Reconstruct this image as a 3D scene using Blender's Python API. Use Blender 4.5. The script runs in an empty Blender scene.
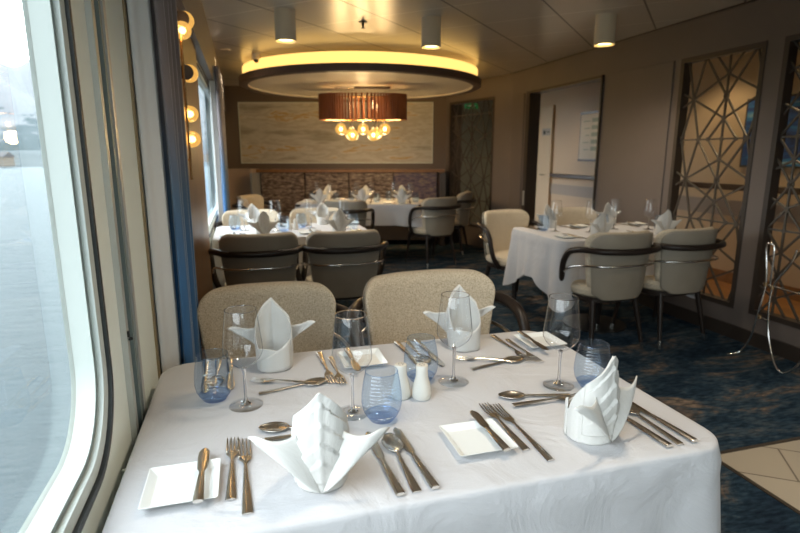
import bpy, math, random
from mathutils import Vector, Matrix
random.seed(7)
R = math.radians; PI = math.pi
S = bpy.context.scene
C = S.collection

# ------------------------------------------------------------------ camera
cam = bpy.data.cameras.new('camera'); camo = bpy.data.objects.new('camera', cam); C.objects.link(camo)
cam.sensor_width = 36.0; cam.lens = 540.0 / 800 * 36
cam.clip_start = 0.02; cam.clip_end = 20000
camo.location = (0, 0, 1.32)
camo.rotation_euler = (R(90 - 11.67), 0, R(-15.9))
cam.dof.use_dof = True; cam.dof.focus_distance = 1.25; cam.dof.aperture_fstop = 4.5
S.camera = camo

# ------------------------------------------------------------------ node helpers
def mat(name):
    m = bpy.data.materials.new(name); m.use_nodes = True
    nt = m.node_tree; b = nt.nodes['Principled BSDF']
    return m, nt, b
def nd(nt, t, **kw):
    n = nt.nodes.new(t)
    for k, v in kw.items():
        if k.startswith('_'): setattr(n, k[1:], v)
        else: n.inputs[k.replace('__', ' ')].default_value = v
    return n
def ramp(nt, stops, fac=None, interp='LINEAR'):
    n = nt.nodes.new('ShaderNodeValToRGB'); e = n.color_ramp; e.interpolation = interp
    while len(e.elements) < len(stops): e.elements.new(0.5)
    for i, (p, c) in enumerate(stops):
        e.elements[i].position = p; e.elements[i].color = (*c, 1) if len(c) == 3 else c
    if fac is not None: nt.links.new(fac, n.inputs['Fac'])
    return n
def coords(nt, scale=(1, 1, 1), rot=(0, 0, 0), kind='Object', loc=(0, 0, 0)):
    t = nt.nodes.new('ShaderNodeTexCoord'); m = nt.nodes.new('ShaderNodeMapping')
    m.inputs['Scale'].default_value = scale; m.inputs['Rotation'].default_value = rot; m.inputs['Location'].default_value = loc
    nt.links.new(t.outputs[kind], m.inputs['Vector']); return m.outputs['Vector']
def bump(nt, b, h, strength=.3, dist=.002):
    n = nt.nodes.new('ShaderNodeBump'); n.inputs['Strength'].default_value = strength; n.inputs['Distance'].default_value = dist
    nt.links.new(h, n.inputs['Height']); nt.links.new(n.outputs['Normal'], b.inputs['Normal'])
def simple(name, col, rough=.5, metal=0, spec=.5, var=0, vscale=8, bmp=0, bscale=60, coat=0, sheen=0):
    m, nt, b = mat(name)
    b.inputs['Base Color'].default_value = (*col, 1); b.inputs['Roughness'].default_value = rough
    b.inputs['Metallic'].default_value = metal; b.inputs['Specular IOR Level'].default_value = spec
    b.inputs['Coat Weight'].default_value = coat; b.inputs['Sheen Weight'].default_value = sheen
    v = coords(nt)
    if var:
        n = nd(nt, 'ShaderNodeTexNoise', Scale=vscale, Detail=4.0); nt.links.new(v, n.inputs['Vector'])
        r = ramp(nt, [(.3, tuple(c * (1 - var) for c in col)), (.7, tuple(min(1, c * (1 + var)) for c in col))], n.outputs['Fac'])
        nt.links.new(r.outputs['Color'], b.inputs['Base Color'])
    if bmp:
        n = nd(nt, 'ShaderNodeTexNoise', Scale=bscale, Detail=3.0); nt.links.new(v, n.inputs['Vector'])
        bump(nt, b, n.outputs['Fac'], bmp)
    return m
def emis(name, col, strength):
    m, nt, b = mat(name)
    b.inputs['Base Color'].default_value = (*[c * .8 for c in col], 1)
    b.inputs['Emission Color'].default_value = (*col, 1); b.inputs['Emission Strength'].default_value = strength
    return m

# ------------------------------------------------------------------ world: bright overcast sky
w = bpy.data.worlds.new('overcast_sky'); S.world = w; w.use_nodes = True
nt = w.node_tree; bg = nt.nodes['Background']
tc = nt.nodes.new('ShaderNodeTexCoord'); sp = nt.nodes.new('ShaderNodeSeparateXYZ')
nt.links.new(tc.outputs['Generated'], sp.inputs[0])
r1 = ramp(nt, [(0.0, (.80, .85, .88)), (.12, (.93, .96, .98)), (.6, (.86, .93, 1.0))], sp.outputs['Z'])
nz = nd(nt, 'ShaderNodeTexNoise', Scale=3.0, Detail=5.0); nt.links.new(tc.outputs['Generated'], nz.inputs['Vector'])
r2 = ramp(nt, [(.3, (.9, .92, .95)), (.65, (1, 1, 1))], nz.outputs['Fac'])
mx = nt.nodes.new('ShaderNodeMix'); mx.data_type = 'RGBA'; mx.blend_type = 'MULTIPLY'; mx.inputs[0].default_value = 1
nt.links.new(r1.outputs['Color'], mx.inputs[6]); nt.links.new(r2.outputs['Color'], mx.inputs[7])
nt.links.new(mx.outputs[2], bg.inputs['Color']); bg.inputs['Strength'].default_value = 5.6

S.view_settings.view_transform = 'Standard'; S.view_settings.look = 'None'
S.view_settings.gamma = 1; S.view_settings.exposure = 0.28
try: S.view_settings.use_curve_mapping = False
except Exception: pass
S.cycles.max_bounces = 10; S.cycles.transparent_max_bounces = 24; S.cycles.diffuse_bounces = 5
S.cycles.caustics_reflective = False; S.cycles.caustics_refractive = False
S.cycles.sample_clamp_indirect = 6.0
try: S.cycles.use_denoising = True
except Exception: pass

# window portals only steer the sampling of the sky's light
WINS = [(-2.5, -1.3), (-.9, 1.0), (3.9, 6.3)]   # y ranges of the windows
for (a, b_) in WINS:
    l = bpy.data.lights.new('window_portal', 'AREA'); l.shape = 'RECTANGLE'; l.size = 1.35; l.size_y = b_ - a
    l.cycles.is_portal = True
    o = bpy.data.objects.new('window_portal', l); C.objects.link(o)
    o.location = (-.40, (a + b_) / 2, 1.4); o.rotation_euler = (0, R(-90), 0)
l = bpy.data.lights.new('window_portal', 'AREA'); l.shape = 'RECTANGLE'; l.size = 1.0; l.size_y = .97; l.cycles.is_portal = True
o = bpy.data.objects.new('window_portal', l); C.objects.link(o); o.location = (.70, -2.84, 1.63); o.rotation_euler = (R(90), 0, 0)

def lamp(name, loc, power, col=(1, .85, .66), kind='POINT', size=.05, rot=(0, 0, 0), spot=70, parent=None, blend=.6):
    l = bpy.data.lights.new(name, kind); l.energy = power; l.color = col
    if kind == 'AREA': l.size = size
    else: l.shadow_soft_size = size
    if kind == 'SPOT': l.spot_size = R(spot); l.spot_blend = blend
    o = bpy.data.objects.new(name, l); C.objects.link(o); o.location = loc; o.rotation_euler = rot
    if parent: o.parent = parent
    return o

# ------------------------------------------------------------------ mesh helpers
class MB:
    def __init__(s): s.v = []; s.f = []
    def add(s, v, f):
        n = len(s.v); s.v += [tuple(p) for p in v]; s.f += [tuple(i + n for i in q) for q in f]; return s
    def box(s, x0, x1, y0, y1, z0, z1):
        v = [(x0, y0, z0), (x1, y0, z0), (x1, y1, z0), (x0, y1, z0), (x0, y0, z1), (x1, y0, z1), (x1, y1, z1), (x0, y1, z1)]
        return s.add(v, [(0, 3, 2, 1), (4, 5, 6, 7), (0, 1, 5, 4), (1, 2, 6, 5), (2, 3, 7, 6), (3, 0, 4, 7)])
    def obox(s, P, D, s0, s1, t0, t1, z0, z1):      # box in a frame: P + s*D + t*N
        N = (-D[1], D[0]); v = []
        for z in (z0, z1):
            for (a, b) in ((s0, t0), (s1, t0), (s1, t1), (s0, t1)):
                v.append((P[0] + a * D[0] + b * N[0], P[1] + a * D[1] + b * N[1], z))
        return s.add(v, [(0, 3, 2, 1), (4, 5, 6, 7), (0, 1, 5, 4), (1, 2, 6, 5), (2, 3, 7, 6), (3, 0, 4, 7)])
    def lathe(s, prof, n=32, c=(0, 0, 0), cap=True):
        v = []; f = []
        for (r, z) in prof:
            for i in range(n):
                a = 2 * PI * i / n; v.append((c[0] + r * math.cos(a), c[1] + r * math.sin(a), c[2] + z))
        for j in range(len(prof) - 1):
            for i in range(n):
                k = (i + 1) % n; f.append((j * n + i, j * n + k, (j + 1) * n + k, (j + 1) * n + i))
        if cap:
            if prof[0][0] > 1e-6: f.append(tuple(reversed(range(n))))
            if prof[-1][0] > 1e-6: f.append(tuple(range((len(prof) - 1) * n, len(prof) * n)))
        return s.add(v, f)
    def tube(s, pts, r, n=10, caps=True, flat=1.0, closed=False):
        pts = [Vector(p) for p in pts]; m = len(pts); v = []; f = []
        rs = r if isinstance(r, (list, tuple)) else [r] * m
        ref = Vector((0, 0, 1))
        for i, p in enumerate(pts):
            if closed: t = pts[(i + 1) % m] - pts[i - 1]
            else: t = pts[min(i + 1, m - 1)] - pts[max(i - 1, 0)]
            t.normalize()
            if i == 0:
                if abs(t.dot(ref)) > .95: ref = Vector((1, 0, 0))
                a = t.cross(ref).normalized()
            else: a = (a - t * a.dot(t)).normalized()
            b = t.cross(a)
            for k in range(n):
                q = 2 * PI * k / n; v.append(p + (a * math.cos(q) * flat + b * math.sin(q)) * rs[i])
        for j in range(m if closed else m - 1):
            for k in range(n):
                l = (k + 1) % n; j2 = (j + 1) % m
                f.append((j * n + k, j * n + l, j2 * n + l, j2 * n + k))
        if caps and not closed: f.append(tuple(reversed(range(n)))); f.append(tuple(range((m - 1) * n, m * n)))
        return s.add(v, f)
    def grid(s, fn, nu, nv, cu=False):
        v = [fn(i / (nu if cu else nu - 1), j / (nv - 1)) for j in range(nv) for i in range(nu)]; f = []
        for j in range(nv - 1):
            for i in range(nu if cu else nu - 1):
                k = (i + 1) % nu; f.append((j * nu + i, j * nu + k, (j + 1) * nu + k, (j + 1) * nu + i))
        return s.add(v, f)
    def strip(s, A, B):                             # two closed loops of equal length
        n = len(A); return s.add(list(A) + list(B), [(i, (i + 1) % n, n + (i + 1) % n, n + i) for i in range(n)])
    def bar(s, p, q, wd, th):                       # flat bar between two points lying in a plane x = const
        p = Vector(p); q = Vector(q); t = (q - p).normalized(); nx = Vector(wd[1]); a = t.cross(nx).normalized() * wd[0] / 2; b = nx * th / 2
        v = [p - a - b, p + a - b, p + a + b, p - a + b, q - a - b, q + a - b, q + a + b, q - a + b]
        return s.add(v, [(0, 3, 2, 1), (4, 5, 6, 7), (0, 1, 5, 4), (1, 2, 6, 5), (2, 3, 7, 6), (3, 0, 4, 7)])
    def build(s, name, m, parent=None, smooth=35, bevel=0, seg=2, solid=0, sub=0, loc=None, rotz=0):
        me = bpy.data.meshes.new(name); me.from_pydata(s.v, [], s.f); me.update(); me.validate()
        if m: me.materials.append(m)
        if smooth: me.shade_smooth(); me.set_sharp_from_angle(angle=R(smooth))
        o = bpy.data.objects.new(name, me); C.objects.link(o)
        if parent: o.parent = parent
        if loc: o.location = loc
        if rotz: o.rotation_euler.z = rotz
        if solid: d = o.modifiers.new('solid', 'SOLIDIFY'); d.thickness = solid; d.offset = 0
        if bevel:
            d = o.modifiers.new('bevel', 'BEVEL'); d.width = bevel; d.segments = seg; d.limit_method = 'ANGLE'; d.angle_limit = R(40)
        if sub: d = o.modifiers.new('sub', 'SUBSURF'); d.levels = sub; d.render_levels = sub
        return o
def smoothpath(pts, k=6):                           # Catmull-Rom
    P = [Vector(p) for p in pts]; out = []
    for i in range(len(P) - 1):
        a = P[max(i - 1, 0)]; b = P[i]; c = P[i + 1]; d = P[min(i + 2, len(P) - 1)]
        for j in range(k):
            t = j / k; out.append(.5 * ((2 * b) + (c - a) * t + (2 * a - 5 * b + 4 * c - d) * t * t + (3 * b - a - 3 * c + d) * t ** 3))
    out.append(P[-1]); return out
def empty(name, loc=(0, 0, 0), rz=0):
    o = bpy.data.objects.new(name, None); C.objects.link(o); o.location = loc; o.rotation_euler.z = rz; o.empty_display_size = .05; return o
def tag(o, label=None, cat=None, group=None, kind=None):
    if label: o['label'] = label
    if cat: o['category'] = cat
    if group: o['group'] = group
    if kind: o['kind'] = kind
    return o
def struct(o): o['kind'] = 'structure'; return o
def copy_tree(o, parent=None):
    c = o.copy(); C.objects.link(c)
    if parent: c.parent = parent
    for ch in [x for x in bpy.data.objects if x.parent == o]: copy_tree(ch, c)
    return c
PROTO = {}
def place(key, maker, loc, rz, label, cat, group=None):
    if key not in PROTO: o = maker(); PROTO[key] = o
    else: o = copy_tree(PROTO[key])
    for k in ('label', 'category', 'group'):
        if k in o: del o[k]
    o.location = loc; o.rotation_euler = (0, 0, rz); tag(o, label, cat, group); return o

# ------------------------------------------------------------------ materials
M = {}
M['wall'] = simple('taupe_wall_laminate', (.165, .135, .118), .5, var=.05, vscale=3)
M['wall_dark'] = simple('dark_bronze_trim', (.045, .034, .027), .4)
M['backwall'] = simple('taupe_back_wall', (.15, .112, .088), .6)
M['cream'] = simple('cream_window_wall', (.89, .95, .89), .85, spec=.1, var=.02)
M['whiteframe'] = simple('white_window_reveal', (.64, .69, .655), .6, spec=.25)
M['seal'] = simple('black_rubber_seal', (.02, .024, .024), .5)
M['greyseal'] = simple('grey_green_gasket', (.22, .27, .26), .45)
M['alu'] = simple('brushed_aluminium', (.62, .64, .62), .45, metal=.6)
M['tan'] = simple('tan_wood_strip', (.30, .23, .13), .5)
M['pil'] = simple('bronze_veneer_panel', (.24, .125, .05), .38, var=.12, vscale=5)
M['chrome'] = simple('polished_chrome', (.82, .80, .77), .12, metal=1)
M['steel'] = simple('stainless_steel_cutlery', (.80, .76, .70), .22, metal=1)
M['brass'] = simple('warm_brass', (.72, .50, .28), .25, metal=1)
M['darkwood'] = simple('dark_walnut_wood', (.022, .015, .012), .38, spec=.35)
M['blackmetal'] = simple('black_metal', (.03, .028, .027), .4, metal=.3)
M['porcelain'] = simple('glazed_white_porcelain', (.82, .84, .82), .12, spec=.6)
M['ceramic'] = simple('cream_ceramic', (.74, .70, .62), .25)
M['shell'] = simple('taupe_leatherette', (.30, .265, .21), .5, var=.04, vscale=10, bmp=.1, bscale=300)
M['lampwhite'] = simple('cream_lamp_housing', (.88, .78, .60), .4)
M['wood_trim'] = simple('brown_wood_ledge', (.26, .13, .055), .4, var=.15, vscale=12)
M['partition'] = simple('mushroom_laminate', (.52, .40, .32), .5)
M['corrwall'] = simple('cream_corridor_panel', (.56, .44, .30), .5)
M['corrdoor'] = simple('pale_corridor_door', (.58, .48, .34), .45)
M['darkrail'] = simple('dark_handrail_wood', (.05, .03, .022), .3)
M['glow'] = emis('warm_cove_strip', (1.0, .60, .16), 1.35)
M['lens'] = emis('warm_downlight_lens', (1.0, .68, .25), 9)
M['filament'] = emis('glowing_filament', (1.0, .66, .25), 30)
M['sconce_fil'] = emis('sconce_bulb', (1.0, .68, .3), 10)
M['discface'] = simple('ivory_disc_face', (.80, .74, .62), .4)
M['discrim'] = simple('brown_disc_rim', (.13, .085, .07), .45)

def m_cloth(name, col):
    m, nt, b = mat(name); b.inputs['Base Color'].default_value = (*col, 1); b.inputs['Roughness'].default_value = .85
    b.inputs['Sheen Weight'].default_value = .15; b.inputs['Specular IOR Level'].default_value = .2
    v = coords(nt)
    n = nd(nt, 'ShaderNodeTexNoise', Scale=7.0, Detail=5.0, Distortion=.8); nt.links.new(v, n.inputs['Vector'])
    n2 = nd(nt, 'ShaderNodeTexNoise', Scale=700.0, Detail=1.0); nt.links.new(v, n2.inputs['Vector'])
    a = nd(nt, 'ShaderNodeMath', _operation='MULTIPLY_ADD'); a.inputs[1].default_value = .03
    nt.links.new(n2.outputs['Fac'], a.inputs[0]); nt.links.new(n.outputs['Fac'], a.inputs[2])
    bump(nt, b, a.outputs[0], .8, .014); return m
M['cloth'] = m_cloth('white_table_linen', (.55, .545, .555))
M['napkin'] = m_cloth('white_napkin_linen', (.63, .62, .59))

def m_tweed():
    m, nt, b = mat('oatmeal_tweed'); b.inputs['Roughness'].default_value = .95; b.inputs['Specular IOR Level'].default_value = .15
    v = coords(nt, (1, 1, .6))
    n = nd(nt, 'ShaderNodeTexNoise', Scale=420.0, Detail=2.0); nt.links.new(v, n.inputs['Vector'])
    r = ramp(nt, [(.3, (.30, .24, .16)), (.5, (.56, .48, .36)), (.7, (.76, .69, .56))], n.outputs['Fac'])
    nt.links.new(r.outputs['Color'], b.inputs['Base Color']); bump(nt, b, n.outputs['Fac'], .5, .002); return m
M['tweed'] = m_tweed()

def m_carpet():
    m, nt, b = mat('navy_patterned_carpet'); b.inputs['Roughness'].default_value = .95; b.inputs['Specular IOR Level'].default_value = .1
    v = coords(nt, (1.0, 2.2, 1), (0, 0, R(20)))
    n = nd(nt, 'ShaderNodeTexNoise', Scale=2.2, Detail=9.0, Roughness=.72, Distortion=.8); nt.links.new(v, n.inputs['Vector'])
    r = ramp(nt, [(.30, (.012, .022, .040)), (.46, (.022, .045, .072)), (.53, (.05, .075, .098)), (.59, (.13, .105, .09)), (.66, (.25, .20, .16))], n.outputs['Fac'])
    v2 = coords(nt, (18, 60, 1), (0, 0, R(16)))
    n2 = nd(nt, 'ShaderNodeTexNoise', Scale=1.0, Detail=4.0); nt.links.new(v2, n2.inputs['Vector'])
    r2 = ramp(nt, [(.35, (.45, .5, .55)), (.65, (1.5, 1.45, 1.4))], n2.outputs['Fac'])
    mx = nt.nodes.new('ShaderNodeMix'); mx.data_type = 'RGBA'; mx.blend_type = 'MULTIPLY'; mx.inputs[0].default_value = .9
    nt.links.new(r.outputs['Color'], mx.inputs[6]); nt.links.new(r2.outputs['Color'], mx.inputs[7])
    nt.links.new(mx.outputs[2], b.inputs['Base Color'])
    n3 = nd(nt, 'ShaderNodeTexNoise', Scale=400.0); nt.links.new(coords(nt), n3.inputs['Vector']); bump(nt, b, n3.outputs['Fac'], .5, .004)
    return m
M['carpet'] = m_carpet()

def m_tiles(name, c1, c2, size, grout, rot):
    m, nt, b = mat(name); b.inputs['Roughness'].default_value = .3
    v = coords(nt, (1, 1, 1), (0, 0, rot))
    br = nt.nodes.new('ShaderNodeTexBrick'); br.offset = 0.5
    for k, x in (('Scale', 1.0), ('Mortar Size', .004), ('Brick Width', size), ('Row Height', size * .6), ('Mortar Smooth', .1)): br.inputs[k].default_value = x
    br.inputs['Color1'].default_value = (*c1, 1); br.inputs['Color2'].default_value = (*c2, 1); br.inputs['Mortar'].default_value = (*grout, 1)
    nt.links.new(v, br.inputs['Vector']); nt.links.new(br.outputs['Color'], b.inputs['Base Color']); return m
M['tile'] = m_tiles('cream_stone_tiles', (.52, .46, .37), (.47, .41, .32), .45, (.16, .13, .10), R(35))

def m_ceiling():
    m, nt, b = mat('satin_metal_ceiling_panels'); b.inputs['Roughness'].default_value = .28; b.inputs['Specular IOR Level'].default_value = .8
    b.inputs['Metallic'].default_value = .25
    # dark joints run at 45 degrees to the window wall, fine joints across them
    t = nt.nodes.new('ShaderNodeTexCoord'); s_ = nt.nodes.new('ShaderNodeSeparateXYZ'); nt.links.new(t.outputs['Object'], s_.inputs[0])
    def mth(op, a, b2=None):
        n = nt.nodes.new('ShaderNodeMath'); n.operation = op
        for i, x in enumerate((a, b2)):
            if x is None: continue
            if isinstance(x, (int, float)): n.inputs[i].default_value = x
            else: nt.links.new(x, n.inputs[i])
        return n.outputs[0]
    def lines(v, off, period, half):
        q = mth('DIVIDE', mth('ADD', v, off), period); fr = mth('FRACT', q); d = mth('ABSOLUTE', mth('SUBTRACT', fr, .5))
        return mth('GREATER_THAN', d, .5 - half / period)
    u = mth('SUBTRACT', s_.outputs[0], s_.outputs[1]); v = mth('ADD', s_.outputs[0], s_.outputs[1])
    dark = lines(u, 3.223 + .85 * 20, .85, .010); lite = lines(v, -4.487 + .85 * 20, .85, .008)
    m1 = nt.nodes.new('ShaderNodeMix'); m1.data_type = 'RGBA'; m1.inputs[6].default_value = (.56, .52, .46, 1); m1.inputs[7].default_value = (.85, .82, .76, 1)
    nt.links.new(lite, m1.inputs[0])
    m2 = nt.nodes.new('ShaderNodeMix'); m2.data_type = 'RGBA'; m2.inputs[7].default_value = (.05, .042, .036, 1)
    nt.links.new(dark, m2.inputs[0]); nt.links.new(m1.outputs[2], m2.inputs[6]); nt.links.new(m2.outputs[2], b.inputs['Base Color'])
    n = nd(nt, 'ShaderNodeTexNoise', Scale=2.5, Detail=2.0); nt.links.new(t.outputs['Object'], n.inputs['Vector']); bump(nt, b, n.outputs['Fac'], .12, .01)
    return m
M['ceiling'] = m_ceiling()

def m_art(name, stops, scale, dist=1.2):
    m, nt, b = mat(name); b.inputs['Roughness'].default_value = .6
    v = coords(nt, (.9, .9, 5.0), loc=(3.1, 0, 1.7))
    n = nd(nt, 'ShaderNodeTexNoise', Scale=scale, Detail=7.0, Roughness=.62, Distortion=dist); nt.links.new(v, n.inputs['Vector'])
    r = ramp(nt, stops, n.outputs['Fac']); nt.links.new(r.outputs['Color'], b.inputs['Base Color']); return m
M['art'] = m_art('abstract_landscape_paint', [(.30, (.26, .23, .185)), (.40, (.40, .37, .31)), (.48, (.58, .56, .51)), (.53, (.46, .42, .35)), (.575, (.62, .60, .56)), (.605, (.50, .33, .11)), (.64, (.56, .52, .46))], .9, .15)
M['art_blue'] = m_art('blue_abstract_print', [(.38, (.01, .015, .04)), (.5, (.02, .08, .30)), (.6, (.03, .22, .50)), (.7, (.35, .5, .5))], .9)

def m_banq(name, a, b_, c):
    m, nt, b = mat(name); b.inputs['Roughness'].default_value = .8
    v = coords(nt, (14, 14, 60))
    n = nd(nt, 'ShaderNodeTexNoise', Scale=1.0, Detail=3.0, Roughness=.6); nt.links.new(v, n.inputs['Vector'])
    r = ramp(nt, [(.38, a), (.52, b_), (.66, c)], n.outputs['Fac']); nt.links.new(r.outputs['Color'], b.inputs['Base Color']); return m
M['banq'] = m_banq('brown_woven_banquette', (.08, .055, .048), (.22, .165, .14), (.42, .35, .29))
M['banqp'] = m_banq('plum_woven_banquette', (.09, .07, .105), (.17, .135, .185), (.30, .24, .17))

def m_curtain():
    m, nt, b = mat('blue_taupe_curtain_silk'); b.inputs['Roughness'].default_value = .55; b.inputs['Sheen Weight'].default_value = .5
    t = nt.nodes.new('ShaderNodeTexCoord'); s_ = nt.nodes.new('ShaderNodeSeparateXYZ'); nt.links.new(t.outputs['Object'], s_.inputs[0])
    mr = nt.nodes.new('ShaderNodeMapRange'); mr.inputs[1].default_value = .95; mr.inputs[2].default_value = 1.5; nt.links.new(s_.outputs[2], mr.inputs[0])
    r = ramp(nt, [(0, (.030, .135, .32)), (.45, (.07, .14, .24)), (1, (.22, .18, .18))], mr.outputs[0]); nt.links.new(r.outputs['Color'], b.inputs['Base Color'])  # blue low down, grading to taupe towards the top
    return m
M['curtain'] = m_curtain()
M['lining'] = simple('white_curtain_lining', (.75, .77, .78), .8)

def m_thin(name, tint, edge, f0, f1, ribs=0):       # thin clear glass: see-through, mirror-like towards grazing
    m = bpy.data.materials.new(name); m.use_nodes = True; nt = m.node_tree; nt.nodes.clear()
    out = nt.nodes.new('ShaderNodeOutputMaterial'); tr = nt.nodes.new('ShaderNodeBsdfTransparent'); gl = nt.nodes.new('ShaderNodeBsdfGlossy')
    gl.inputs['Roughness'].default_value = .02; gl.inputs['Color'].default_value = (.95, .97, 1, 1)
    lw = nt.nodes.new('ShaderNodeLayerWeight'); lw.inputs['Blend'].default_value = .5
    rc = ramp(nt, [(0, tint), (.7, tint), (1, edge)], lw.outputs['Facing']); nt.links.new(rc.outputs['Color'], tr.inputs['Color'])
    rf = ramp(nt, [(0, (f0,) * 3), (.6, (f0 * 1.4,) * 3), (1, (f1,) * 3)], lw.outputs['Facing'])
    mx = nt.nodes.new('ShaderNodeMixShader'); nt.links.new(rf.outputs['Color'], mx.inputs[0]); nt.links.new(tr.outputs[0], mx.inputs[1]); nt.links.new(gl.outputs[0], mx.inputs[2])
    nt.links.new(mx.outputs[0], out.inputs['Surface'])
    if ribs:
        wv = nt.nodes.new('ShaderNodeTexWave'); wv.bands_direction = 'Z'; wv.inputs['Scale'].default_value = ribs; wv.inputs['Distortion'].default_value = 1.5
        wv.inputs['Detail'].default_value = 1; nt.links.new(coords(nt), wv.inputs['Vector'])
        bp = nt.nodes.new('ShaderNodeBump'); bp.inputs['Strength'].default_value = .5; bp.inputs['Distance'].default_value = .002
        nt.links.new(wv.outputs['Fac'], bp.inputs['Height']); nt.links.new(bp.outputs['Normal'], gl.inputs['Normal']); nt.links.new(bp.outputs['Normal'], lw.inputs['Normal'])
    return m
M['pane'] = m_thin('clear_window_pane', (.93, .97, .96), (.8, .88, .87), .05, .35)
M['glass'] = m_thin('clear_crystal', (.965, .97, .975), (.20, .21, .22), .06, .8)
M['blueglass'] = m_thin('blue_tinted_glass', (.80, .88, .965), (.30, .42, .66), .06, .5, ribs=42)
M['bluebase'] = m_thin('deep_blue_glass_base', (.76, .85, .965), (.30, .42, .76), .06, .4)
M['amber'] = m_thin('amber_globe_glass', (1.0, .83, .52), (.75, .42, .12), .06, .4)
def m_lit():
    m = bpy.data.materials.new('lit_amber_glass'); m.use_nodes = True; nt = m.node_tree; nt.nodes.clear()
    out = nt.nodes.new('ShaderNodeOutputMaterial'); tr = nt.nodes.new('ShaderNodeBsdfTransparent'); tr.inputs['Color'].default_value = (1, .85, .55, 1)
    em = nt.nodes.new('ShaderNodeEmission'); em.inputs['Color'].default_value = (1, .55, .14, 1); em.inputs['Strength'].default_value = 1.0
    gl = nt.nodes.new('ShaderNodeBsdfGlossy'); gl.inputs['Roughness'].default_value = .05
    a = nt.nodes.new('ShaderNodeMixShader'); a.inputs[0].default_value = .5; nt.links.new(tr.outputs[0], a.inputs[1]); nt.links.new(em.outputs[0], a.inputs[2])
    b = nt.nodes.new('ShaderNodeMixShader'); b.inputs[0].default_value = .08; nt.links.new(a.outputs[0], b.inputs[1]); nt.links.new(gl.outputs[0], b.inputs[2])
    nt.links.new(b.outputs[0], out.inputs['Surface']); return m
M['amber'] = m_lit()
M['bulbglass'] = emis('lit_amber_globe', (1.0, .52, .12), .9)
def m_stem():
    m, nt, b = mat('crystal_stem'); b.inputs['Roughness'].default_value = .02; b.inputs['Transmission Weight'].default_value = 1; b.inputs['IOR'].default_value = 1.45
    return m
M['stem'] = m_stem()

def m_pleat():
    m, nt, b = mat('reddish_wood_slats'); b.inputs['Roughness'].default_value = .45
    n = nd(nt, 'ShaderNodeTexNoise', Scale=12.0, Detail=2.0); nt.links.new(coords(nt, (3, 3, .3)), n.inputs['Vector'])
    r = ramp(nt, [(.3, (.24, .075, .03)), (.7, (.42, .14, .055))], n.outputs['Fac']); nt.links.new(r.outputs['Color'], b.inputs['Base Color'])
    return m
M['slats'] = m_pleat()

def m_water():
    m, nt, b = mat('cold_sea_water'); b.inputs['Base Color'].default_value = (.07, .10, .108, 1); b.inputs['Roughness'].default_value = .5; b.inputs['Specular IOR Level'].default_value = .22
    n = nd(nt, 'ShaderNodeTexNoise', Scale=.35, Detail=9.0, Roughness=.7); nt.links.new(coords(nt, (1, 2.0, 1), (0, 0, R(30))), n.inputs['Vector'])
    bump(nt, b, n.outputs['Fac'], 1.0, 1.5); return m
M['water'] = m_water()
def m_mount():
    m, nt, b = mat('snowy_mountain_rock'); b.inputs['Roughness'].default_value = .9
    t = nt.nodes.new('ShaderNodeTexCoord'); s_ = nt.nodes.new('ShaderNodeSeparateXYZ'); nt.links.new(t.outputs['Object'], s_.inputs[0])
    n = nd(nt, 'ShaderNodeTexNoise', Scale=.008, Detail=8.0, Roughness=.7); nt.links.new(t.outputs['Object'], n.inputs['Vector'])
    a = nt.nodes.new('ShaderNodeMath'); a.operation = 'MULTIPLY_ADD'; a.inputs[1].default_value = 700; nt.links.new(n.outputs['Fac'], a.inputs[0]); nt.links.new(s_.outputs[2], a.inputs[2])
    mr = nt.nodes.new('ShaderNodeMapRange'); mr.inputs[1].default_value = 200; mr.inputs[2].default_value = 700; nt.links.new(a.outputs[0], mr.inputs[0])
    r = ramp(nt, [(.0, (.022, .036, .036)), (.48, (.034, .052, .058)), (.53, (.12, .13, .137)), (1, (.15, .157, .163))], mr.outputs[0]); nt.links.new(r.outputs['Color'], b.inputs['Base Color'])
    return m
M['mount'] = m_mount()

# ------------------------------------------------------------------ room shell
K = 1.062; CZ = 2.35; XR = 3.39; YB = -2.7
D3 = (math.cos(R(15.9)), -math.sin(R(15.9)))        # direction of the angled back wall
N3 = (-D3[1], D3[0])
PB = (-.16, 8.97)
def bw(s, t=0): return (PB[0] + s * D3[0] + t * N3[0], PB[1] + s * D3[1] + t * N3[1])
A1 = bw(3.32); B1 = (XR, 6.59)                       # the canted bay between back wall and right wall
# floor: carpet with a rectangular cut for the stone tiles
TX, TY = 1.95, 1.73
f = MB().box(-.32, XR + .05, TY, 9.3, -.06, 0).box(-.32, TX, YB, TY, -.06, 0); struct(f.build('floor', M['carpet']))
struct(MB().box(TX, XR + .05, YB, TY, -.06, 0).build('floor_tiles', M['tile']))
struct(MB().box(TX - .02, TX, YB, TY, -.004, .003).box(TX - .02, XR, TY, TY + .018, -.004, .003).build('trim_floor_edge', M['wall_dark'], smooth=0))
struct(MB().box(-.35, 5.1, YB - .1, 10, CZ, CZ + .08).build('ceiling', M['ceiling']))
struct(MB().obox(PB, D3, -.3, 3.34, 0, .1, 0, CZ).build('wall_back', M['backwall']))
mb = MB().box(-.35, XR + .1, YB - .1, YB, 0, 1.15).box(-.35, XR + .1, YB - .1, YB, 2.12, CZ).box(-.35, .2, YB - .1, YB, 1.15, 2.12).box(1.2, XR + .1, YB - .1, YB, 1.15, 2.12)
struct(mb.build('wall_front', M['cream'], smooth=0))
w_ = struct(empty('window_4', (.2, YB - .05, 1.15)))  # unseen rear window, added to let fill daylight into the room
for k in range(1): MB().box(0, 1.0, -.004, .004, 0, .97).build('glass', M['pane'], w_, smooth=0)

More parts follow.
